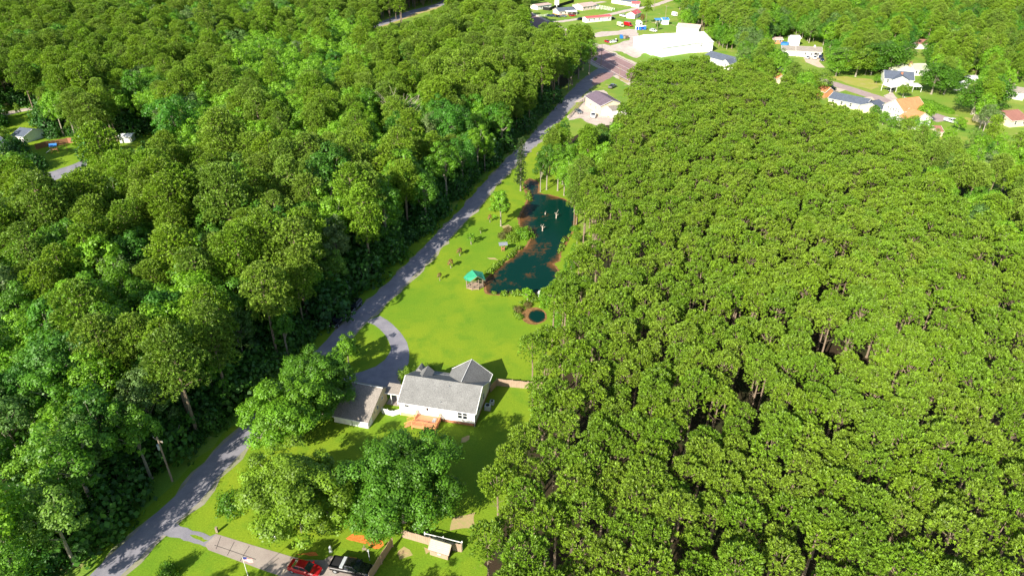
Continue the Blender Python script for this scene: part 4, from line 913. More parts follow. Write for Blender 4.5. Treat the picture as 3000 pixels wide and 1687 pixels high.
b = MB(); b.box(-3.05, -2.98, -.03, -.005, 0, 1.45); b.box(-.12, -.05, -.03, -.005, 0, 1.45); b.build('wall_seam', DARK, Gt)
b = MB(); b.box(.01, .12, 2.6, 2.75, 1.2, 1.7); b.build('meter_box', STEEL, Gt)
# covered walkway between garage and house
Wk = thing('covered_walkway', 'small brown-roofed walkway on white posts linking garage and house', 'walkway', (*hpt(-3.1, 1.2), 0), HA)
b = MB(); b.slab([(-.5, 1.0, 2.55), (2.9, 1.0, 2.55), (2.9, 3.3, 3.05), (-.5, 3.3, 3.05)], .12); b.build('roof', SHT, Wk)
b = MB(); b.tube([(-.5, .95, 2.47), (2.9, .95, 2.47)], .08, 4); b.build('eave_trim', WHITE, Wk)
for x in (.5, 1.7): b = MB(); b.box(x, x+.14, 1.1, 1.24, 0, 2.5); b.build('post', WHITE, Wk)
b = MB(); b.box(-.4, 2.8, .9, 3.2, .0, .12); b.build('floor', CONC, Wk)
# picket gate
def fence(name, label, pts, h, boardm, postm=None, cat='fence', gap=2.4, rails=False, t=.05):
    o = Vector((*pts[0], 0)); r = thing(name, label, cat, pts[0]); b = MB(); L = [Vector((p[0], p[1], 0))-o for p in pts]
    for A_, B_ in zip(L[:-1], L[1:]):
        d = (B_-A_).normalized(); n = Vector((-d.y, d.x, 0))*t/2; ln = (B_-A_).length
        if rails:
            for zz in ((.35, .75, 1.15) if h > 1 else (.3, .7)): b.tube([tuple(A_+Vector((0, 0, zz*h/1.3))), tuple(B_+Vector((0, 0, zz*h/1.3)))], .06, 4)
        else:
            k = max(1, int(ln/.3))
            for i in range(k):
                a = A_+d*(ln*i/k+.01); c = A_+d*(ln*(i+1)/k-.01); hh = h*(1+.025*math.sin(i*7.3))
                b.loft([tuple(a-n), tuple(c-n), tuple(c+n), tuple(a+n)], [tuple(v+Vector((0, 0, hh))) for v in (a-n, c-n, c+n, a+n)])
    b.build('rails' if rails else 'boards', boardm, r)
    for A_, B_ in zip(L[:-1], L[1:]):
        ln = (B_-A_).length; k = max(1, int(round(ln/gap)))
        for i in range(k+1 if B_ == L[-1] else k):
            p = A_.lerp(B_, i/k); d = (B_-A_).normalized(); p = p+Vector((-d.y, d.x, 0))*.1*(0 if rails else 1)
            q = MB(); q.box(p.x-.07, p.x+.07, p.y-.07, p.y+.07, 0, h+.08); q.build('post', postm or boardm, r)
    return r
fence('white_picket_gate', 'low white picket gate between garage and white house', [hpt(-3.3, -.3), hpt(-1.2, -.6), hpt(-.1, .3)], 1.1, WHITE, gap=1.2)
fence('wooden_fence', 'pale wooden privacy fence from the house wing to the pines', [hpt(13.9, 9.6), hpt(14.5, 11.6), hpt(20.3, 12.0), hpt(24, 12.6)], 1.6, WOODP)

# ---------------------------------------------------------------- vehicles
def vehicle(kind, col, label, loc, rz, group=None, cat='car', name=None):
    """body lofted through cross-sections, separate glasshouse, windows, wheels and lamps"""
    t = thing(name or {'sedan': 'parked_car', 'suv': 'parked_suv', 'pickup': 'pickup_truck', 'van': 'box_truck'}[kind], label, cat, (loc[0], loc[1], loc[2] if len(loc) > 2 else .03), rz, group)
    L, W = {'sedan': (4.7, 1.8), 'suv': (4.8, 1.95), 'pickup': (5.7, 1.95), 'van': (6.8, 2.2)}[kind]; hl = L/2; P_ = CARC[col]
    if kind == 'sedan': st = [(-hl, .66, .45, .72), (-hl+.2, .82, .3, .92), (-1.2, .9, .25, .98), (.9, .9, .25, .95), (hl-.7, .86, .27, .86), (hl-.1, .72, .35, .7), (hl, .6, .45, .6)]; cab = [(-1.75, .62, .95), (-1.05, .62, 1.42), (.35, .64, 1.44), (1.15, .68, .95)]
    elif kind == 'suv': st = [(-hl, .8, .4, .95), (-hl+.15, .92, .32, 1.08), (0, .97, .3, 1.1), (1.1, .95, .3, 1.08), (hl-.5, .92, .32, 1.0), (hl, .75, .42, .8)]; cab = [(-hl+.1, .76, 1.08), (-hl+.45, .74, 1.72), (.3, .76, 1.75), (1.15, .8, 1.1)]
    elif kind == 'pickup': st = [(-hl, .86, .5, 1.05), (-hl+.1, .95, .45, 1.08), (0, .97, .42, 1.1), (1.2, .97, .42, 1.12), (hl-.4, .94, .45, 1.08), (hl, .8, .5, .9)]; cab = [(-.75, .8, 1.08), (-.6, .78, 1.78), (.6, .78, 1.8), (1.35, .84, 1.12)]
    else: st = [(-hl, 1.05, .6, 2.2), (-hl+.1, 1.1, .55, 2.6), (1.2, 1.1, .5, 2.6), (1.5, 1.0, .45, 2.2), (2.3, .98, .42, 1.3), (hl, .85, .45, 1.15)]; cab = [(1.3, .8, 1.5), (1.35, .8, 2.15), (1.7, .8, 2.15), (2.4, .84, 1.3)]
    def ring(x, w_, z0, z1): r_ = .13; return [(x, -w_+r_*.6, z0), (x, w_-r_*.6, z0), (x, w_, z0+.12), (x, w_, z1-.16), (x, w_-r_, z1), (x, -w_+r_, z1), (x, -w_, z1-.16), (x, -w_, z0+.12)]
    b = MB(); k = 8; vs = []; fs = []
    for q in st: vs += ring(*q)
    for i in range(len(st)-1): fs += [(i*k+j, (i+1)*k+j, (i+1)*k+(j+1) % k, i*k+(j+1) % k) for j in range(k)]
    fs += [tuple(range(k)), tuple(range((len(st)-1)*k, len(st)*k))[::-1]]; b.add(vs, fs)
    if kind == 'pickup':                                        # open bed: raise the side walls round a dark floor
        body = b.build('body', P_, t); q = MB(); q.box(-hl+.15, -.85, -.78, .78, 1.1, 1.125); q.build('bed', DARK, t)
        q = MB(); q.box(-hl+.04, -.8, .8, .94, 1.06, 1.3); q.box(-hl+.04, -.8, -.94, -.8, 1.06, 1.3); q.box(-hl+.02, -hl+.12, -.8, .8, 1.06, 1.3); q.build('bed_wall', P_, t)
    else: body = b.build('body', P_, t)
    (xa, wa, za), (xb, wb_, zb), (xc, wc, zc), (xd, wd, zd) = cab; ins = .12 if kind != 'pickup' else .08
    g = MB(); g.add([(xa, -wa-ins, za-.05), (xa, wa+ins, za-.05), (xb, wb_, zb-.06), (xb, -wb_, zb-.06), (xc, wc, zc-.06), (xc, -wc, zc-.06), (xd, wd+ins*.6, zd-.05), (xd, -wd-ins*.6, zd-.05)],
                    [(0, 1, 2, 3), (3, 2, 4, 5), (5, 4, 6, 7), (1, 6, 4, 2), (0, 3, 5, 7), (0, 7, 6, 1)]); g.build('windows', GLASS, t)
    r = MB(); r.loft([(xb-.05, -wb_-.01, zb-.07), (xc+.05, -wc-.01, zc-.07), (xc+.05, wc+.01, zc-.07), (xb-.05, wb_+.01, zb-.07)], [(xb+.05, -wb_+.08, zb), (xc-.05, -wc+.08, zc), (xc-.05, wc-.08, zc), (xb+.05, wb_-.08, zb)]); r.build('roof', P_, t)
    pl = MB()
    for sg in (-1, 1):
        pl.tube([(xa, sg*(wa+ins), za-.04), (xb, sg*wb_, zb-.05)], .045, 4); pl.tube([(xd, sg*(wd+ins*.6), zd-.04), (xc, sg*wc, zc-.05)], .045, 4); xm = (xb+xc)/2; pl.tube([(xm, sg*(wb_+ins+.02), za-.02), (xm, sg*(wb_+.01), zb-.05)], .04, 4)
    pl.build('pillars', P_, t)
    wr = .33 if kind == 'sedan' else .39
    for x in (-hl+.85, hl-.9):
        for sg in (-1, 1):
            q = MB(); yy = sg*(W/2-.02); q.tube([(x, yy-sg*.24, wr), (x, yy, wr)], wr, 16); w_ = q.build('wheel', DARK, t); q = MB(); q.tube([(x, yy, wr), (x, yy+sg*.02, wr)], wr*.6, 10); q.build('hubcap', STEEL, w_)
    for sg in (-1, 1):
        q = MB(); x_, w_, z0, z1 = st[-1]; q.box(x_-.12, x_+.02, min(sg*w_, sg*(w_-.28)), max(sg*w_, sg*(w_-.28)), z1-.22, z1-.06); q.build('headlight', WHITE, t)
        q = MB(); x_, w_, z0, z1 = st[0]; q.box(x_-.02, x_+.1, min(sg*w_, sg*(w_-.24)), max(sg*w_, sg*(w_-.24)), z1-.24, z1-.06); q.build('tail_light', CARC['red'], t)
        q = MB(); q.box(xd-.35, xd-.15, min(sg*(wd+ins), sg*(wd+ins+.22)), max(sg*(wd+ins), sg*(wd+ins+.22)), zd, zd+.14); q.build('mirror', P_, t)
    return t
def veh(kind, col, label, c, back, front, **k):                # back / front: pixels of rear and front on the ground
    a, b = GP(c, *back), GP(c, *front); return vehicle(kind, col, label, ((a[0]+b[0])/2, (a[1]+b[1])/2), math.atan2(b[1]-a[1], b[0]-a[0]), **k)
v = veh('sedan', 'red', 'bright red sedan parked on the concrete pad beside the black pickup', cb, (470, 760), (930, 880)); v.location.z = .04
v = veh('pickup', 'black', 'black pickup truck with a silver toolbox across its bed beside the red sedan', cb, (1330, 740), (2080, 890)); v.location.z = .04
b = MB(); b.box(-1.3, -.85, -.85, .85, 1.2, 1.5); b.build('toolbox', GALV, v)
veh('suv', 'black', 'black car on the shaded verge, nearer of the two parked beside the private road', cd, (1070, 410), (900, 590)); veh('suv', 'black', 'black car on the shaded verge, further of the two parked beside the private road', cd, (1300, 205), (1165, 360))
veh('suv', 'white', 'white car parked in the middle of the fenced gravel yard', c8, (765, 870), (765, 950)); veh('sedan', 'grey', 'grey car at the left side of the fenced gravel yard by the fence', c8, (500, 820), (555, 860))
veh('pickup', 'white', 'white pickup parked against the side of the plum-roofed building', c8, (850, 650), (870, 560)); veh('pickup', 'grey', 'dark pickup behind the plum-roofed building beside the grass', c8, (1050, 450), (1110, 420))
veh('sedan', 'red', 'red car beside a white car at the end of the gravel lot', c4, (800, 445), (855, 465)); veh('sedan', 'white', 'white car beside the red car at the end of the gravel lot', c4, (912, 455), (862, 460))
for (col, a, b_, lab) in (('darkblue', (630, 480), (740, 500), 'dark blue car, leftmost of the row before the grey-roofed pink house'), ('darkblue', (760, 470), (830, 500), 'dark blue car second from left in the row before the pink house'), ('black', (880, 500), (990, 520), 'black car in the middle of the row before the pink house'), ('grey', (1040, 490), (1160, 505), 'grey car just left of the red one before the pink house'), ('red', (1290, 490), (1420, 485), 'bright red car by the porch of the grey-roofed pink house')):
    veh('sedan' if col != 'red' else 'suv', col, lab, cf, a, b_)
veh('suv', 'black', 'black car at the left end of the red-roofed mobile home', cf, (1610, 590), (1530, 600)); veh('suv', 'black', 'dark vehicle at the right end of the red-roofed mobile home', cf, (2470, 580), (2560, 570))
veh('pickup', 'white', 'white pickup on the grass right of the red-roofed mobile home', cg, (370, 300), (610, 350)); veh('van', 'cream', 'cream box truck parked beside the red truck on the grass', cg, (270, 580), (540, 680), cat='truck'); veh('van', 'red', 'red box truck parked behind the cream truck', cg, (560, 600), (740, 640), cat='truck')
veh('suv', 'white', 'white van by the left gable of the white warehouse', cg, (1380, 780), (1500, 800)); veh('sedan', 'silver', 'silver car on the pale driveway of the white ranch house', cr, (985, 530), (950, 560)); veh('suv', 'white', 'white car at the garage opening of the white ranch house', cr, (1100, 535), (1100, 570))
veh('pickup', 'darkblue', 'blue grey vehicle at the right end of the white ranch house', cr, (1230, 510), (1195, 560)); veh('sedan', 'darkblue', 'dark car behind the blue grey vehicle by the white ranch house', cr, (1240, 570), (1250, 605))
veh('suv', 'black', 'black car in front of the orange brick house beside the street', c5, (720, 840), (780, 850)); veh('suv', 'black', 'black car under the white carport of the slate-roofed house', c5, (1350, 855), (1310, 875))
veh('pickup', 'white', 'white pickup parked at the end of the neighbourhood street', c5, (1840, 1145), (1935, 1175)); veh('sedan', 'white', 'white car on the grass beyond the dark trees at the right', c5, (2030, 740), (2090, 745)); veh('van', 'white', 'white camper behind the big tree at the right', c5, (2105, 770), (2170, 790), cat='camper')

# ---------------------------------------------------------------- foreground things
fence('wooden_fence', 'brown board fence running from the oak to the black pickup', [GP(cb, 2570, 290), GP(cb, 2330, 660), GP(cb, 2080, 1050)], 1.7, WOOD)
fence('wooden_fence', 'pale board fence behind the small animal shed', [GP(ck, 370, 560), GP(ck, 1010, 745), GP(ck, 1720, 900)], 1.55, WOODP)
fence('white_rail_fence', 'white topped rail fence just behind the pale board fence', [GP(ck, 900, 640), GP(ck, 1740, 850)], 1.7, WHITE, rails=True)
k0, k1 = GP(ck, 1005, 960), GP(ck, 1415, 1085); KS, w_ = house_at('animal_shed', 'small wooden animal shed with ribbed metal roof in the fenced back yard', k0, k1, 'shed')
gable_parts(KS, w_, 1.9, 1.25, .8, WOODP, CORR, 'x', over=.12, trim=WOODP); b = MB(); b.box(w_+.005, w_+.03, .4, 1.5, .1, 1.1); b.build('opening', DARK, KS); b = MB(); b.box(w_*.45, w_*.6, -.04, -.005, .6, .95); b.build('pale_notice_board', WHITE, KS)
fp = GP(c2, 1137, 850); FL = thing('flagpole', 'white flagpole with a small striped flag beside the concrete driveway', 'flagpole', fp)
b = MB(); b.cyl(0, 0, 0, 4.6, .05, 8, .03); b.build('pole', WHITE, FL)
fr_, fw, fb_ = MB(), MB(), MB(); f0 = R(-8); 
for i in range(13):
    z1 = 4.5-i*.065; z0 = z1-.065; xs = np.linspace(0 if i > 6 else .52, 1.25, 8); tgt = fr_ if i % 2 == 0 else fw
    for xa_, xb_ in zip(xs[:-1], xs[1:]):
        f_ = lambda x, z: (.05+x*math.cos(f0), x*math.sin(f0)+.08*math.sin(x*6), z-.12*x); tgt.loft([f_(xa_, z0), f_(xb_, z0), f_(xb_, z1), f_(xa_, z1)], [(p[0], p[1]+.012, p[2]) for p in (f_(xa_, z0), f_(xb_, z0), f_(xb_, z1), f_(xa_, z1))])
fb_.loft([(.05, 0, 4.045), (.57, .02, 3.98), (.57, .02, 4.44), (.05, 0, 4.5)], [(.05, .015, 4.045), (.57, .035, 3.98), (.57, .035, 4.44), (.05, .015, 4.5)])
fo = fr_.build('flag', FRED, FL); fw.build('white_stripes', WHITE, fo); fb_.build('blue_canton', FBLUE, fo)
def utility_pole(label, base, h, arm=True, trans=False, az=.3, m=POLEW, wire=True, name='utility_pole'):
    t = thing(name, label, 'utility pole', base, az); b = MB(); b.cyl(0, 0, 0, h, .17, 8, .11); b.build('pole', m, t)
    if arm: b = MB(); b.box(-1.1, 1.1, -.06, .06, h-.7, h-.58); b.build('crossarm', m, t); b = MB(); [b.cyl(x, 0, h-.58, h-.35, .05, 6) for x in (-1, 0, 1)]; b.build('insulators', GALV, t)
    if trans: b = MB(); b.cyl(-.35, 0, h-2.6, h-1.7, .28, 12); b.build('transformer', GALV, t)
    return t
utility_pole('wooden utility pole with a grey transformer on the verge left of the private road', GP(cD, 434, 1210), 9.2, trans=True, az=-.5)
for c, bx, by, h, lab in [(c7, 665, 240, 9, 'pale utility pole beside the road through the far wood'), (c4, 958, 842, 5.5, 'short leaning pole on the grass where the private road meets the highway'), (c4, 762, 705, 11, 'utility pole at the wood corner beside the highway'),
                      (c4, 1325, 118, 10, 'tall utility pole on the far grass right of the dark tree'), (cg, 1795, 570, 12, 'utility pole standing in front of the blue-roofed shed'), (cg, 2440, 660, 12, 'utility pole behind the small raised house by the tall pines'),
                      (cg, 1550, 760, 6, 'short lamp pole by the round tree behind the white warehouse'), (cg, 915, 480, 7, 'thin pole left of the tall white camper'), (c4, 2010, 500, 8, 'utility pole among the tall bare pine trunks')]:
    utility_pole(lab, GP(c, bx, by), h, az=h)
tag((lambda b: b.build('wooden_post', POLEW))(MB().box(*[v for v in (GP(c2, 938, 553)[0]-.15, GP(c2, 938, 553)[0]+.15, GP(c2, 938, 553)[1]-.15, GP(c2, 938, 553)[1]+.15, 0, 1.0)])), 'short wooden post at the head of the concrete driveway', 'post')
for i, (bx, by, lab) in enumerate([(1210, 570, 'white garden ornament under the olive green tree'), (1300, 600, 'second white ornament under the olive green tree')]):
    x, y = GP(c2, bx, by); t = thing('garden_ornament', lab, 'ornament', (x, y, 0)); b = MB(); b.tube([(0, 0, 0), (0, 0, .3), (.1, 0, .55)], [.25, .2, .1], 8); b.build('base', WHITE, t); b = MB(); b.tube([(.1, 0, .55), (.2, 0, .75)], [.12, .06], 8); b.build('top', WHITE, t)
x, y = GP(cb, 2085, 590); t = thing('lamp_post', 'short yard lamp post between the pickup and the grass', 'lamp post', (x, y, 0)); b = MB(); b.cyl(0, 0, 0, 1.9, .05, 8); b.build('pole', GALV, t); b = MB(); b.cyl(0, 0, 1.9, 2.15, .14, 10, .1); b.build('lamp_shade', GALV, t)
for bx, by, lab in ((1245, 400, 'pale garden statue beside the parking pad under the olive green tree'), (1980, 430, 'small wooden yard frame on the grass above the black pickup')):
    x, y = GP(cb, bx, by); t = thing('garden_statue' if bx < 1500 else 'garden_easel', lab, 'statue' if bx < 1500 else 'frame', (x, y, 0))
    if bx < 1500: b = MB(); b.tube([(0, 0, 0), (0, 0, .35), (0, 0, .8), (0, 0, 1.1)], [.28, .2, .22, .1], 10); b.build('figure', GALV, t)
    else:
        for q in ((-.35, 0), (.35, 0), (0, .4)): b = MB(); b.tube([(q[0], q[1], 0), (0, .1, 1.5)], .035, 5); b.build('leg', POLEW, t)
        b = MB(); b.box(-.3, .3, -.02, .03, .6, 1.0); b.build('board', POLEW, t)

# ---------------------------------------------------------------- pond-side structures
gx, gy = GP(c3, 408, 985); GZ = thing('gazebo', 'open wooden gazebo with bright green metal roof at the pond corner', 'gazebo', (gx, gy, 0), R(8))
b = MB(); oc = [(2.1*math.cos(R(22.5+45*i)), 1.7*math.sin(R(22.5+45*i))) for i in range(8)]; b.prism(oc, .15, .35); b.build('deck_floor', WOODP, GZ)
for i, (x, y) in enumerate(oc):
    if i in (0, 3, 4, 7, 5, 6): b = MB(); b.box(x*.96-.07, x*.96+.07, y*.96-.07, y*.96+.07, 0, 2.65); b.build('post', POLEW, GZ)
b = MB()
for i in range(8):
    a_, c_ = oc[i], oc[(i+1) % 8]
    if i != 1: b.tube([(a_[0]*.96, a_[1]*.96, 1.1), (c_[0]*.96, c_[1]*.96, 1.1)], .045, 4); b.tube([(a_[0]*.96, a_[1]*.96, .65), (c_[0]*.96, c_[1]*.96, .65)], .03, 4); b.tube([(a_[0]*.96, a_[1]*.96, .4), (c_[0]*.96, c_[1]*.96, 1.1)], .03, 4)
b.build('railing', POLEW, GZ)
# roof: ridge running away and to the left from the near gable, hip end at the far left
b = MB(); e0, e1, rz_ = 2.55, 2.5, 3.75
b.slab([(-1.1, -1.9, e0), (.55, -1.9, rz_), (-.35, 1.3, rz_), (-2.5, .2, e0)][::1], .08); b.slab([(2.4, -1.9, e0), (2.1, 2.1, e0), (-.352, 1.3, rz_), (.552, -1.9, rz_)], .08)
b.add([(-2.5, .2, e0), (-.35, 1.3, rz_-.01), (2.1, 2.1, e0), (-1.4, 2.2, e0)], [(0, 3, 2, 1)]); b.add([(-1.1, -1.9, e0), (-2.5, .2, e0), (-2.1, -1.2, e0-.05)], [(0, 1, 2)]); b.build('roof', GREENR, GZ)
b = MB(); b.tube([(-1.1, -1.92, e0), (.55, -1.92, rz_), (2.4, -1.92, e0), (-1.1, -1.92, e0)], .05, 4); b.build('gable_trim', POLEW, GZ)
wx, wy = GP(c3, 648, 682); t = thing('roofed_feeder', 'small grey-roofed stand on red posts between the lawn and the pond point', 'feeder', (wx, wy, 0), R(10))
for q in ((-.3, -.25), (.3, -.25), (-.3, .25), (.3, .25)): b = MB(); b.tube([(q[0]*.8, q[1]*.8, 0), (q[0]*1.5, q[1]*1.5, 2.1)], .07, 5); b.build('post', REDW, t)
b = MB(); b.slab([(-1.1, -.95, 2.05), (1.1, -.95, 2.05), (1.1, 0, 2.5), (-1.1, 0, 2.5)], .06); b.slab([(1.1, .95, 2.05), (-1.1, .95, 2.05), (-1.1, .002, 2.5), (1.1, .002, 2.5)], .06); b.build('roof', STEEL, t); b = MB(); b.box(-.35, .35, -.3, .3, .6, .95); b.build('feed_box', REDW, t)
x, y = GP(c3, 950, 1070); t = thing('pond_pipe_stand', 'white pipe stand at the near right corner of the pond', 'pipe stand', (x, y, 0)); b = MB(); b.tube([(0, 0, 0), (0, 0, 1.5), (.5, .1, 1.6)], .07, 6); b.build('pipe', WHITE, t); b = MB(); b.box(-.3, .3, -.25, .25, .8, 1.2); b.build('box', WHITE, t)

# ---------------------------------------------------------------- other buildings
def simple(name, label, c, f0_, f1_, D, hw, rise, wallm, roofm, axis='x', over=.35, wins=0, cat='house', dr=None, chim=False, z0=0, sidewin=0, found=None, left=0):
    r, W = house_at(name, label, GP(c, *f0_), GP(c, *f1_), cat); gable_parts(r, W, D, hw, rise, wallm, roofm, axis, over, z0=z0)
    n = wins
    for i in range(n):
        x = W*(i+.5)/n-.45
        if dr is not None and abs(x-dr*W) < 1.2: continue
        window(r, x, 0, z0+1.0, .9, 1.2)
    for i in range(sidewin): window(r, W, D*(i+.5)/sidewin-.4, z0+1.0, .8, 1.1, 'right')
    for i in range(left): window(r, 0, D*(i+.5)/left-.4, z0+1.0, .8, 1.1, 'left')
    if dr is not None: door(r, dr*W, 0, z0+.1, 1, 2.0, m=GREYW if wallm is not GREYW else WHITE)
    if chim: b = MB(); b.box(W*.6, W*.6+.8, D*.4, D*.4+.7, hw, hw+rise+.7); b.build('chimney', ORB, r)
    if found: b = MB(); b.box(-.03, W+.03, -.03, D, 0, found); b.build('foundation', BRICK, r)
    return r, W
# white warehouse by the highway
wa, wb_ = N(*c4(1290, 590)), N(*c4(1942, 552)); WH, WW = house_at('warehouse', 'large white metal warehouse with white roof beside the gravel lot', wa, wb_, 'warehouse')
gable_parts(WH, WW, 24, 5.2, 3.2, METALW, METALR, 'x', over=.25)
b = MB(); b.tube([(WW*.32, -.32, 5.05), (WW+.2, -.32, 5.05)], .09, 4); b.build('gutter', STEEL, WH)
for f_ in (.34, .38, .76, .81): b = MB(); b.tube([(WW*f_, -.1, 0), (WW*f_, -.1, 5.0)], .07, 4); b.build('downpipe', STEEL, WH)
window(WH, WW*.79, 0, 3.3, .9, .9); door(WH, WW*.2, 0, 0, 3, 3, m=GREYW, handle=False)
wc, wd_ = N(*c4(1212, 558)), N(*c4(1330, 590)); W2, ww2 = house_at('warehouse_annex', 'white gabled annex joined to the left end of the warehouse', wc, wd_, 'warehouse')
gable_parts(W2, 15, 26, 5.0, 3.0, METALW, METALR, 'y', over=.2); window(W2, 0, 8, 2.6, .8, .9, 'left'); window(W2, 0, 14, 2.6, .8, .9, 'left'); window(W2, 0, 3, 1.2, .8, .9, 'left')
r, W = simple('raised_house', 'small raised white house with pale grey roof behind the warehouse', c4, (1555, 420), (1782, 440), 8, 6, 1.6, PWHITE, SHPK, wins=4, z0=1.0)
b = MB(); b.tube([(W*.2, -.4, 3.6), (W*.4, -.6, 1.6), (W*.55, -.5, 3.4)], .12, 5); b.build('stair_rail', DARK, r)
r, W = simple('grey_roofed_house', 'white house with dark grey roof and front gable right of the warehouse', c4, (1850, 655), (2160, 740), 9, 3, 1.8, PWHITE, SHD, wins=3, sidewin=2, dr=.5)
gable_parts(r, 5.5, 5, 3.0, 1.5, PWHITE, SHD, 'y', x0=W-5.8, y0=-2.5, nm='front_wing'); window(r, W-3.4, -2.5, 1.1, 1.0, 1.2)
# plum roofed building in the gravel yard
r, W = house_at('plum_roofed_building', 'pale building with a plum metal roof in the fenced gravel yard', GP(c8, 885, 885), GP(c8, 1235, 850), 'building')
gable_parts(r, W, 15, 4.0, 1.8, CREAM, SHP, 'y', over=.4); window(r, -0.0, 4, 1.5, 1, 1, 'left'); window(r, 0, 9, 1.5, 1, 1, 'left'); door(r, .6, 0, 0, 1, 2.1, m=WHITE)
b = MB(); x0 = W*.3; b.loft([(x0, -4.2, 0), (x0, -4.2, 3.0), (x0, -.01, 3.6), (x0, -.01, 0)], [(W+.3, -4.2, 0), (W+.3, -4.2, 3.0), (W+.3, -.01, 3.6), (W+.3, -.01, 0)]); b.build('lean_to', PWHITE, r)
b = MB(); b.slab([(x0-.2, -4.5, 3.05), (W+.5, -4.5, 3.05), (W+.5, -.05, 3.72), (x0-.2, -.05, 3.72)], .1); b.build('lean_to_roof', SHT, r)
fence('yard_fence', 'wire and post fence along the gravel yard beside the private road', [GP(c8, 370, 930), GP(c8, 480, 800), GP(c8, 560, 700), GP(c8, 650, 640), GP(c8, 900, 655)], 1.5, POLEW, rails=True)
def container(name, label, c, p0, p1, D, h, m, cat, lidm=None):
    r, W = house_at(name, label, GP(c, *p0), GP(c, *p1), cat); b = MB(); b.loft([(0, 0, .15), (0, D, .15), (0, D+.15, h), (0, -.1, h*.85)], [(W, 0, .15), (W, D, .15), (W, D+.15, h), (W, -.1, h*.85)]); b.build('box', m, r)
    b = MB(); b.slab([(-.05, -.15, h*.85+.06), (W+.05, -.15, h*.85+.06), (W+.05, D+.2, h+.06), (-.05, D+.2, h+.06)], .06); b.build('lid', lidm or DARK, r)
    for i in range(3): b = MB(); b.box(W*(.2+.3*i)-.05, W*(.2+.3*i)+.05, -.16, -.08, .2, h*.8); b.build('rib', m, r)
    return r
container('dumpster', 'blue dumpster on the grass at the gravel lot', cg, (395, 1015), (490, 1015), 2.5, 1.9, BLUED, 'dumpster', BLUED); container('dumpster', 'brown weathered dumpster beside the blue one', cg, (550, 1025), (655, 1005), 2.5, 1.8, POLEW, 'dumpster', POLEW)
container('trash_container', 'grey box trailer on the gravel beside the yard fence', c8, (652, 645), (740, 640), 1.8, 1.4, STEEL, 'trailer', STEEL)
# mobile homes and houses near the top
simple('mobile_home', 'long white mobile home with a red metal roof', cf, (1765, 672), (2480, 605), 5, 2.9, .7, PWHITE, REDR, wins=5, left=1, dr=.62)
r, W = simple('pink_house', 'pink walled house with dark grey roof and white porch behind the parked cars', cf, (960, 460), (1465, 420), 9, 2.8, 1.6, PINKW, SHD, wins=4, left=0, found=.5, dr=.75)
b = MB(); b.slab([(W*.35, -2.8, 2.3), (W*.95, -2.8, 2.3), (W*.95, 0, 2.9), (W*.35, 0, 2.9)], .1); b.build('porch_roof', METALR, r)
for f_ in (.37, .65, .93): b = MB(); b.box(W*f_-.08, W*f_+.08, -2.7, -2.54, 0, 2.25); b.build('porch_post', WHITE, r)
r, W = simple('pink_roofed_house', 'low white house with a pinkish roof and front portico', cf, (1655, 320), (2060, 265), 11, 2.8, 1.5, PINKW, SHPK, wins=4, dr=.7)
for f_ in (.84, .93, 1.0): b = MB(); b.box(W*f_-.15, W*f_+.15, -2, -1.7, 0, 2.7); b.build('portico_column', WHITE, r)
b = MB(); b.slab([(W*.8, -2.3, 2.75), (W*1.03, -2.3, 2.75), (W*1.03, 0, 2.95), (W*.8, 0, 2.95)], .12); b.build('portico_roof', SHD, r)
simple('white_mobile_home', 'white flat-roofed mobile home at the left edge of the far clearing', cf, (345, 300), (745, 245), 8, 2.8, .6, PWHITE, SHPK, wins=2, left=3)
simple('long_white_home', 'long white home with grey roof at the top edge beside the far grass', c4, (875, 35), (1110, 72), 7, 2.8, 1.2, PWHITE, SHD, wins=5)
simple('far_red_roofed_shed', 'small building with a red roof beside the long white home', c4, (1085, 78), (1165, 82), 5, 2.4, 1.2, PWHITE, REDR, wins=1, cat='shed')
fence('black_fence', 'dark solid fence stepping away behind the white mobile home', [GP(cf, 500, 300), GP(cf, 690, 320), GP(cf, 1000, 200), GP(cf, 1400, 80)], 2.2, DARK)
t = thing('billboard', 'white billboard panel on a post above the pink house', 'billboard', GP(cf, 900, 245), R(5)); b = MB(); b.cyl(0, 0, 0, 3, .25, 8); b.build('post', WHITE, t); b = MB(); b.box(-1.6, 1.6, -.12, .12, 2.2, 7); b.build('panel', WHITE, t)
for pts, lab in [([(2060, 200), (2300, 240), (2576, 300)], 'white rail fence, the far run beside the pink-roofed house'), ([(2090, 270), (2300, 300), (2500, 330)], 'white rail fence, the near run beside the pink-roofed house'), ([(320, 500), (560, 490), (640, 460)], 'short white rail fence left of the parked cars')]:
    fence('white_rail_fence', lab, [GP(cf, *p) for p in pts], 1.4, WHITE, rails=True, gap=3)
r, W = simple('small_camper_house', 'small white cottage with a red roof behind the dark roadside tree', cg, (850, 385), (1040, 300), 6, 2.8, 1.6, PWHITE, REDR, wins=1, left=1, cat='cottage')
def camper(label, c, base, h, w_, D, rz, name='camper'):
    x, y = GP(c, *base); t = thing(name, label, 'camper', (x, y, 0), rz); b = MB(); prof = [(-w_/2, .4), (w_/2, .4), (w_/2, h*.8), (w_*.36, h), (-w_*.36, h), (-w_/2, h*.8)]
    b.loft([(px_, 0, pz) for px_, pz in prof], [(px_, D, pz) for px_, pz in prof][::1]); b.build('body', WHITE, t); b = MB(); b.box(0, w_*.36, -.05, -.01, h*.35, h*.75); b.build('rear_window', GLASS, t)
    for sg in (-1, 1): b = MB(); b.tube([(sg*w_*.5, D*.5, .35), (sg*(w_*.5-.25), D*.5, .35)], .35, 12); b.build('wheel', DARK, t)
    b = MB(); b.box(-w_*.4, -w_*.2, -.05, -.01, h*.6, h*.72); b.box(-w_*.4, -w_*.2, -.05, -.01, h*.35, h*.45); b.build('vent', DARK, t); return t
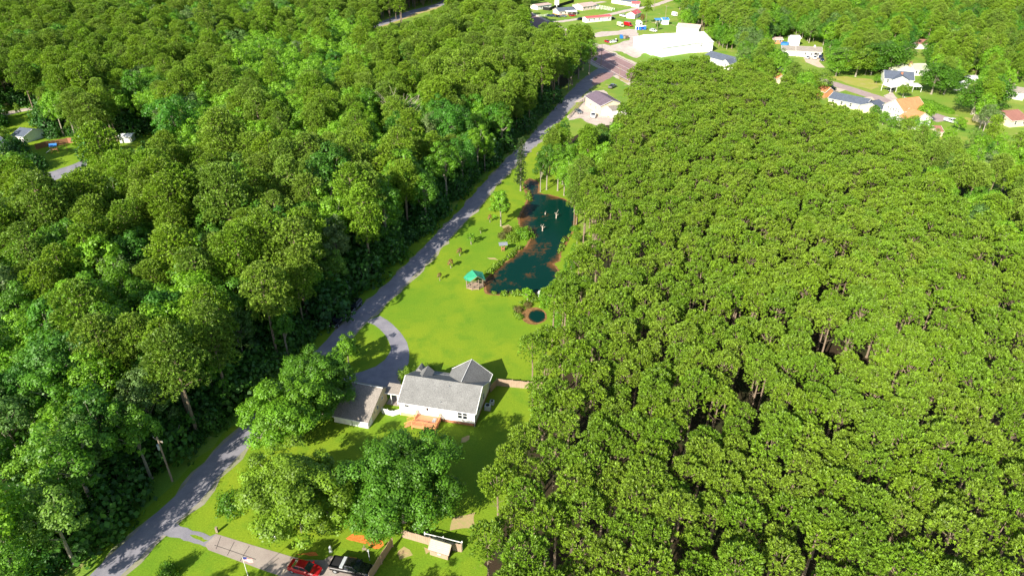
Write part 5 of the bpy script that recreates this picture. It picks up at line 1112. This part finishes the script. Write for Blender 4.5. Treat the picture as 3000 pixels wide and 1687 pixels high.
camper('tall white camper standing behind the blue and white bins', cg, (1010, 630), 3.1, 3.0, 6, R(3)); camper('rounded white camper on the grass near the tall green tree', cg, (2150, 310), 2.6, 2.4, 4, R(20))
for i, (bx, by, w_, m, lab) in enumerate([(930, 745, 1.9, WHITE, 'white bin at the left end of the row before the tall camper'), (1025, 745, 1.6, BLUEP, 'deep blue cabin in the row before the tall camper'), (1105, 735, 1.6, WHITE, 'white cabin between two blue ones before the tall camper'), (1170, 735, 1.6, BLUEP, 'blue cabin at the right end of the row before the tall camper')]):
    x, y = GP(cg, bx, by); t = thing('portable_cabin', lab, 'portable toilet', (x, y, 0), R(4)); b = MB(); b.box(-w_/2, w_/2, 0, 1.6, .1, 2.3); b.build('wall', m, t); b = MB(); b.loft([(-w_/2-.05, -.05, 2.3), (w_/2+.05, -.05, 2.3), (w_/2+.05, 1.65, 2.3), (-w_/2-.05, 1.65, 2.3)], [(-w_/3, .3, 2.55), (w_/3, .3, 2.55), (w_/3, 1.3, 2.55), (-w_/3, 1.3, 2.55)]); b.build('roof', WHITE, t); b = MB(); b.box(-w_*.35, w_*.35, -.05, -.01, .2, 2.1); b.build('door', BLUEP if m is WHITE else WHITE if i == 9 else BLUED, t)
r, W = simple('blue_roofed_shed', 'white shed with bright blue roof and open bays behind the utility pole', cg, (1740, 575), (1920, 570), 6, 3, 1.0, PWHITE, BLUER, wins=0, cat='shed')
b = MB(); b.slab([(-4.5, 1.5, 2.7), (0, 1.5, 2.7), (0, 6, 3.3), (-4.5, 6, 3.3)], .1); b.build('bay_roof', BLUER, r)
for x in (-4.4, -2.2): b = MB(); b.box(x, x+.2, 1.6, 1.8, 0, 2.65); b.build('bay_post', WHITE, r)
x, y = GP(cg, 268, 1100); t = thing('tractor', 'small dark tractor beside the white car at the gravel lot', 'tractor', (x, y, 0), R(60)); b = MB(); b.box(-.9, 1.2, -.35, .35, .6, 1.2); b.build('body', DARK, t); b = MB(); b.box(-.5, .1, -.3, .3, 1.2, 1.7); b.build('seat', WHITE, t)
for xx, rr_ in ((-.6, .65), (.9, .4)):
    for sg in (-1, 1): b = MB(); b.tube([(xx, sg*.45, rr_), (xx, sg*.75, rr_)], rr_, 14); b.build('wheel', DARK, t)
# neighbourhood on the right
r, W = simple('white_ranch_house', 'long white ranch house with grey roof, shutters and curved pale driveway', cr, (735, 500), (1215, 525), 9, 2.9, 1.6, PWHITE, SHT, wins=4, dr=.08, chim=False)
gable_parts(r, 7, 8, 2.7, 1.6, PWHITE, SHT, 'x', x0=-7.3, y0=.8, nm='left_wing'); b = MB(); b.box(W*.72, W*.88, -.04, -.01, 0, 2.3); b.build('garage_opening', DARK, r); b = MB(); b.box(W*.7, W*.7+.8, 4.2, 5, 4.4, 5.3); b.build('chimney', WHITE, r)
simple('white_outbuilding', 'plain tall white outbuilding behind the white ranch house', cr, (640, 300), (800, 300), 6, 4.2, 1.0, PWHITE, METALR, cat='shed'); simple('brick_outbuilding', 'low brown building left of the plain white outbuilding', cr, (290, 260), (470, 260), 5, 2.4, .8, ORB, SHPK, wins=2, cat='shed')
t = thing('round_pool', 'round blue garden pool between the two outbuildings', 'pool', GP(cr, 520, 275)); b = MB(); b.cyl(0, 0, 0, 1.2, 2.3, 24); b.build('wall', TARP, t); b = MB(); b.cyl(0, 0, 1.2, 1.24, 2.2, 24); b.build('cover', BLUED, t)
simple('orange_roofed_cottage', 'orange-roofed house corner showing between trees beside the street', c5, (245, 795), (330, 790), 9, 2.6, 1.8, CREAM, SHO, 'y', wins=1)
simple('orange_brick_house', 'orange brick and roof end beside the black car on the street', c5, (690, 925), (765, 915), 6, 2.6, 1.6, ORB, SHO, 'y', wins=0)
r, W = simple('slate_roofed_house', 'cream house with long slate roof and right front gable beside the street', c5, (722, 985), (1060, 1055), 8, 2.7, 1.7, CREAM, SHD, wins=4)
gable_parts(r, 8.5, 7, 2.7, 1.7, CREAM, SHD, 'y', x0=W-1.5, y0=-1.5, nm='garage_wing')
r, W = simple('orange_roofed_house', 'tall white two-storey house with an orange roof above the plantation edge', cs, (130, 520), (520, 660), 11, 5.4, 3.2, PWHITE, SHO, 'y', over=.4, wins=0)
for i in range(5): window(r, W*.22+i*W*.13, 0, 4.2, .5, 1.3)
window(r, W*.15, 0, .6, 1.8, 2.0); gable_parts(r, 6.5, 9, 3.6, 2.6, PWHITE, SHO, 'x', x0=W+.01, y0=-1.5, nm='side_wing'); window(r, W+3, -1.5, 1.4, .7, 1.2)
r, W = simple('dark_slate_house', 'wide low house with dark slate roof and white gable trim above the dry lawn', c5, (1250, 795), (1520, 815), 12, 2.7, 2.3, PWHITE, SHD, wins=4, dr=.6)
gable_parts(r, 7, 9, 2.7, 1.8, PWHITE, SHD, 'y', x0=W*.25, y0=-2.2, nm='front_wing'); b = MB(); b.box(W*.55, W*.55+.9, 3, 3.8, 4, 5.2); b.build('chimney', BRICK, r)
def carport(label, c, p0, p1, D):
    r, W = house_at('carport', label, GP(c, *p0), GP(c, *p1), 'carport'); b = MB(); b.slab([(-.2, -.2, 2.5), (W+.2, -.2, 2.5), (W+.2, D, 2.8), (-.2, D, 2.8)], .12); b.build('roof', METALR, r)
    for q in ((0, 0), (W, 0), (0, D-.3), (W, D-.3)): b = MB(); b.box(q[0]-.07, q[0]+.07, q[1]-.07, q[1]+.07, 0, 2.45); b.build('post', WHITE, r)
carport('white flat carport right of the dark slate house', c5, (1520, 870), (1600, 872), 5); carport('small white carport roof over the black car', c5, (1310, 880), (1365, 872), 5)
r, W = simple('green_roofed_house', 'white house with a pale green beige roof behind the dark slate house', c5, (1530, 715), (1660, 715), 9, 2.9, 1.8, PWHITE, SHGR, wins=3); gable_parts(r, 8, 8, 2.7, 2.0, PWHITE, SHGR, 'y', x0=-8.2, y0=.5, nm='left_wing'); b = MB(); b.box(-1, 0, 3.5, 4.5, 3, 5.8); b.build('chimney', TANB, r)
simple('white_garden_shed', 'white shed with a white roof beyond the big dark trees', c5, (1905, 850), (1965, 862), 8, 2.5, 1.2, PWHITE, METALR, 'y', cat='shed', dr=.4)
r, W = simple('pale_blue_building', 'pale building with light grey roof at the right edge of the photo', c5, (2400, 925), (2560, 950), 7, 3.0, 1.5, PWHITE, SHT, wins=1, dr=.7)
r, W = simple('brown_roofed_house', 'brown-roofed house with pale brick front at the right edge of the photo', c5, (2440, 1205), (2600, 1190), 12, 2.7, 2.0, CREAM, SHB, wins=2); gable_parts(r, 6, 8, 2.6, 1.6, CREAM, SHB, 'x', x0=-6.1, y0=3.5, nm='left_wing')
simple('brown_roofed_shed', 'small shed with dark brown roof at the edge of the plantation', c5, (1745, 1290), (1800, 1290), 6, 1.9, 1.2, CREAM, SHB, cat='shed')
simple('far_brown_roofed_house', 'white gabled house with brown roof peeping from the far trees', c5, (1490, 440), (1550, 465), 9, 2.9, 1.6, PWHITE, SHB, 'y', wins=1); simple('blue_grey_shed', 'blue grey roofed shed half hidden between the dark trees', c5, (1985, 640), (2040, 640), 6, 2.4, 1.2, GREYW, STEEL, cat='shed')
t = fence('wire_fence', 'thin pale wire fence along the grass above the orange-roofed house', [GP(c5, 1440, 940), GP(c5, 1555, 985)], 1.2, GALV, rails=True)
pts = []
for a, b_ in (((1570, 970), (1880, 1070)), ((1570, 985), (1700, 1000))):
    for i in range(40): t_ = i/39; p = GP(c5, a[0]+(b_[0]-a[0])*t_, a[1]+(b_[1]-a[1])*t_); pts.append((p[0]+rr.uniform(-.5, .5), p[1]+rr.uniform(-.5, .5), rr.uniform(1.3, 2.2)))
gn_scatter('hedge', pts, [BUS], 2.6, 'clipped green hedge along the lane right of the orange-roofed house', 'hedge')
# left clearing
fence('red_board_fence', 'red-brown board fence across the clearing behind the play set', [GP(c6, 430, 960), GP(c6, 550, 925), GP(c6, 700, 905), GP(c6, 810, 885), GP(c6, 910, 880)], 1.9, REDW)
x, y = GP(c6, 655, 990); t = thing('play_set', 'wooden play set with a blue canopy on the fenced lawn', 'play set', (x, y, 0), R(20))
for q in ((-1, -.8), (1, -.8), (-1, .8), (1, .8)): b = MB(); b.box(q[0]-.07, q[0]+.07, q[1]-.07, q[1]+.07, 0, 2.4); b.build('post', RAILW, t)
b = MB(); b.slab([(-1.2, -1, 2.3), (1.2, -1, 2.3), (1.2, 0, 3.1), (-1.2, 0, 3.1)], .05); b.slab([(1.2, 1, 2.3), (-1.2, 1, 2.3), (-1.2, .002, 3.1), (1.2, .002, 3.1)], .05); b.build('canopy', TARP, t); b = MB(); b.box(-1, 1, -.8, .8, 1.1, 1.2); b.build('platform', RAILW, t); b = MB(); b.slab([(-2.9, -.4, .1), (-2.9, .3, .1), (-1, .3, 1.2), (-1, -.4, 1.2)][::-1], .06); b.build('slide', WPAINT, t)
b = MB(); b.tube([(1, 0, 2.3), (3.6, 0, 2.3)], .06, 5); b.tube([(3.6, 0, 2.3), (3.9, -.9, 0)], .05, 5); b.tube([(3.6, 0, 2.3), (3.9, .9, 0)], .05, 5); b.build('swing_frame', RAILW, t)
simple('left_grey_roofed_house', 'grey-roofed white house half hidden behind the tree at the left edge', c6, (-40, 1000), (100, 960), 9, 2.9, 1.8, PWHITE, SHD, wins=1, sidewin=0); simple('small_white_gabled_house', 'white gabled house end casting a shadow on the left clearing', c6, (170, 870), (300, 890), 8, 2.6, 1.5, PWHITE, SHD, 'x', wins=0)
simple('tan_garden_shed', 'tan garden shed with a barn roof showing above the trees in the left clearing', c6, (1125, 880), (1290, 880), 5, 2.4, 1.3, TAN, SHT, 'y', cat='shed'); simple('white_roofed_shed', 'white shed with a flat white roof beside the right part of the left clearing', c6, (1420, 885), (1560, 878), 4, 2.2, .5, PWHITE, METALR, cat='shed')
for i, (bx, by, h, lm, lab) in enumerate([(1712, 640, 9, LIMEL, 'green tree on the grass just behind the bare-trunked pond pine'), (1735, 600, 11, OAKL, 'dark tree right of the pond head grass'), (1700, 575, 9, BRIGHTL, 'bright tree behind the grass at the pond head'), (1660, 545, 10, OAKL, 'dark crown behind the pond head trees'), (1688, 765, 5, LIMEL, 'low green tree overhanging the right bank of the pond'),
        (1672, 800, 5.5, OAKL, 'dark low tree overhanging the right bank of the pond'), (1662, 850, 6, LIMEL, 'green low tree where the right pond bank bends'), (1640, 880, 6, OAKL, 'dark low tree at the near right end of the pond'), (1650, 935, 6, BRIGHTL, 'bright rounded tree beside the small pond'), (1690, 715, 4, OLIVEL, 'small olive tree on the grass patch right of the pond'), (1640, 985, 7, LIMEL, 'green tree below the small pond at the plantation edge')]):
    x, y = N(bx, by); NT[i % 5].place((x, y, 0), i*1.1, (h/15*.95, h/15*.95, h/15), lab, leafm=lm)
# trees that stand free in the far clearings
FREE = [(c4, 1240, 260, 15, 1.0, 'FP', None, 'dark rough pine by the lane behind the dumpsters'), (c4, 1360, 320, 5, .9, 'BT', OAKL, 'small round dark tree behind the white warehouse'), (c4, 1650, 300, 13, 1.0, 'BT', BRIGHTL, 'bright green tree left of the tall bare pines'), (c4, 1700, 330, 11, 1.0, 'BT', LIMEL, 'lime green tree just behind the small raised house'),
        (c4, 1200, 245, 6, .8, 'BT', RUSTL, 'reddish small tree under the dark rough pine'), (c5, 250, 660, 11, 1.3, 'BT', OAKL, 'round shade tree casting a dark shadow on the street bend'), (c5, 560, 905, 13, 1.5, 'BT', OLIVEL, 'large olive tree left of the black car on the street'),
        (c5, 800, 720, 13, 1.4, 'BT', LIMEL, 'leafy tree at the left end of the line above the dry lawn'), (c5, 985, 725, 14, 1.6, 'BT', OLIVEL, 'pale olive tree in the middle of the line above the dry lawn'), (c5, 1130, 710, 15, 1.5, 'BT', OAKL, 'dark green tree in the line above the dry lawn'), (c5, 1300, 690, 16, 1.6, 'BT', OAKL, 'tallest dark tree in the line above the dry lawn'),
        (c5, 1180, 790, 4.5, 1.1, 'BT', LIMEL, 'small bright tree on the dry lawn left of the dark slate house'), (c5, 1430, 920, 6.5, 1.3, 'BT', OLIVEL, 'spreading olive tree before the dark slate house carport'), (c5, 1700, 890, 14, 1.6, 'BT', OAKL, 'large dark tree right of the white carport'), (c5, 1820, 890, 13, 1.5, 'BT', OAKL, 'dark tree right of the largest dark one by the carport'), (c5, 1900, 780, 13, 1.4, 'BT', OLIVEL, 'olive tree behind the white garden shed'),
        (c5, 2080, 1080, 14, 1.6, 'BT', OAKL, 'broad dark tree left of the brown-roofed house'), (c5, 2220, 1070, 15, 1.7, 'BT', OAKL, 'broadest dark tree between the lane and the brown-roofed house'), (c5, 2300, 1190, 6, 1.3, 'BT', OAKL, 'small round tree just left of the brown-roofed house'), (c5, 1620, 1170, 9, 1.2, 'BT', BRIGHTL, 'bright green tree right of the orange-roofed house'), (c5, 1580, 1080, 6, 1.1, 'BT', LIMEL, 'pale tree touching the orange-roofed house'),
        (c5, 1950, 1240, 6, 1.2, 'BT', BRIGHTL, 'bright young tree beside the white pickup at the street end'), (c5, 2250, 380, 15, 1.5, 'BT', BRIGHTL, 'bright yellow green tree in the far right woods'), (c5, 1440, 190, 15, 1.3, 'BT', BRIGHTL, 'bright yellow green tree near the top edge on the right'), (c5, 1020, 330, 12, 1.2, 'BT', RUSTL, 'rust coloured tree in the far right woods'), (c5, 1470, 330, 12, 1.3, 'BT', RUSTL, 'larger rust brown tree right of the first in the far woods'),
        *[(c5, a_, b_, h_, 1.1, 'BT', m_, l_) for a_, b_, h_, m_, l_ in [(1330, 1215, 5.5, LIMEL, 'small lime tree hiding the foot of the orange-roofed house at its left'), (1420, 1240, 6, OLIVEL, 'small olive tree below the gable of the orange-roofed house'), (1510, 1230, 6, BRIGHTL, 'bright small tree below the side wing of the orange-roofed house'), (1610, 1290, 7, BRIGHTL, 'bright tree between the orange-roofed house and the brown shed'), (1690, 1350, 6, LIMEL, 'lime tree just left of the small brown-roofed shed'), (1150, 1120, 6, OAKL, 'dark small tree below the cream gable of the slate-roofed house'), (1240, 1180, 6, LIMEL, 'lime tree between the slate-roofed and the orange-roofed house'), (1850, 1350, 6, BRIGHTL, 'bright tree right of the small brown-roofed shed')]],
        (c6, 95, 590, 5, .7, 'BT', OLIVEL, 'small tree by the sandy track in the left clearing'), (c6, 228, 555, 5, .7, 'BT', OLIVEL, 'second small tree along the sandy track in the left clearing'), (c6, 80, 900, 6.5, 1.0, 'BT', OLIVEL, 'olive tree leaning over the roof at the left edge')]
rr = random.Random(77)
for c, bx, by, h, wx, kd, lm, lab in FREE:
    x, y = GP(c, bx, by); t = (NT if kd == 'BT' else FP)[rr.randrange(5)]; k = h/(15 if kd == 'BT' else 20); wx *= 1.0 if kd == 'BT' else 1; h *= 1; t.place((x, y, 0), rr.uniform(0, 6), (k*wx, k*wx, k), lab, leafm=lm)
# tall bare pines behind the warehouse
BP = Tree('bare_stemmed_pine', pine(500, 22, 2.8, base=.68, nb=18, L=.5, k=7, style='irr', tw=.6, mm=2), FPINEL, BARK)
for i, (bx, by) in enumerate([(1815, 360), (1850, 330), (2020, 480), (2045, 440), (2075, 470), (2095, 500), (2150, 520), (2170, 460), (2215, 470), (1990, 420), (2240, 540), (1925, 380), (2120, 400)]):
    x, y = GP(c4, bx, by); BP.place((x, y, 0), i*1.7, (.9, .9, .8+.02*(i % 5)), 'tall pine with a long bare pale stem in the row behind the warehouse', 'tree', 'bare stemmed pines behind the warehouse')
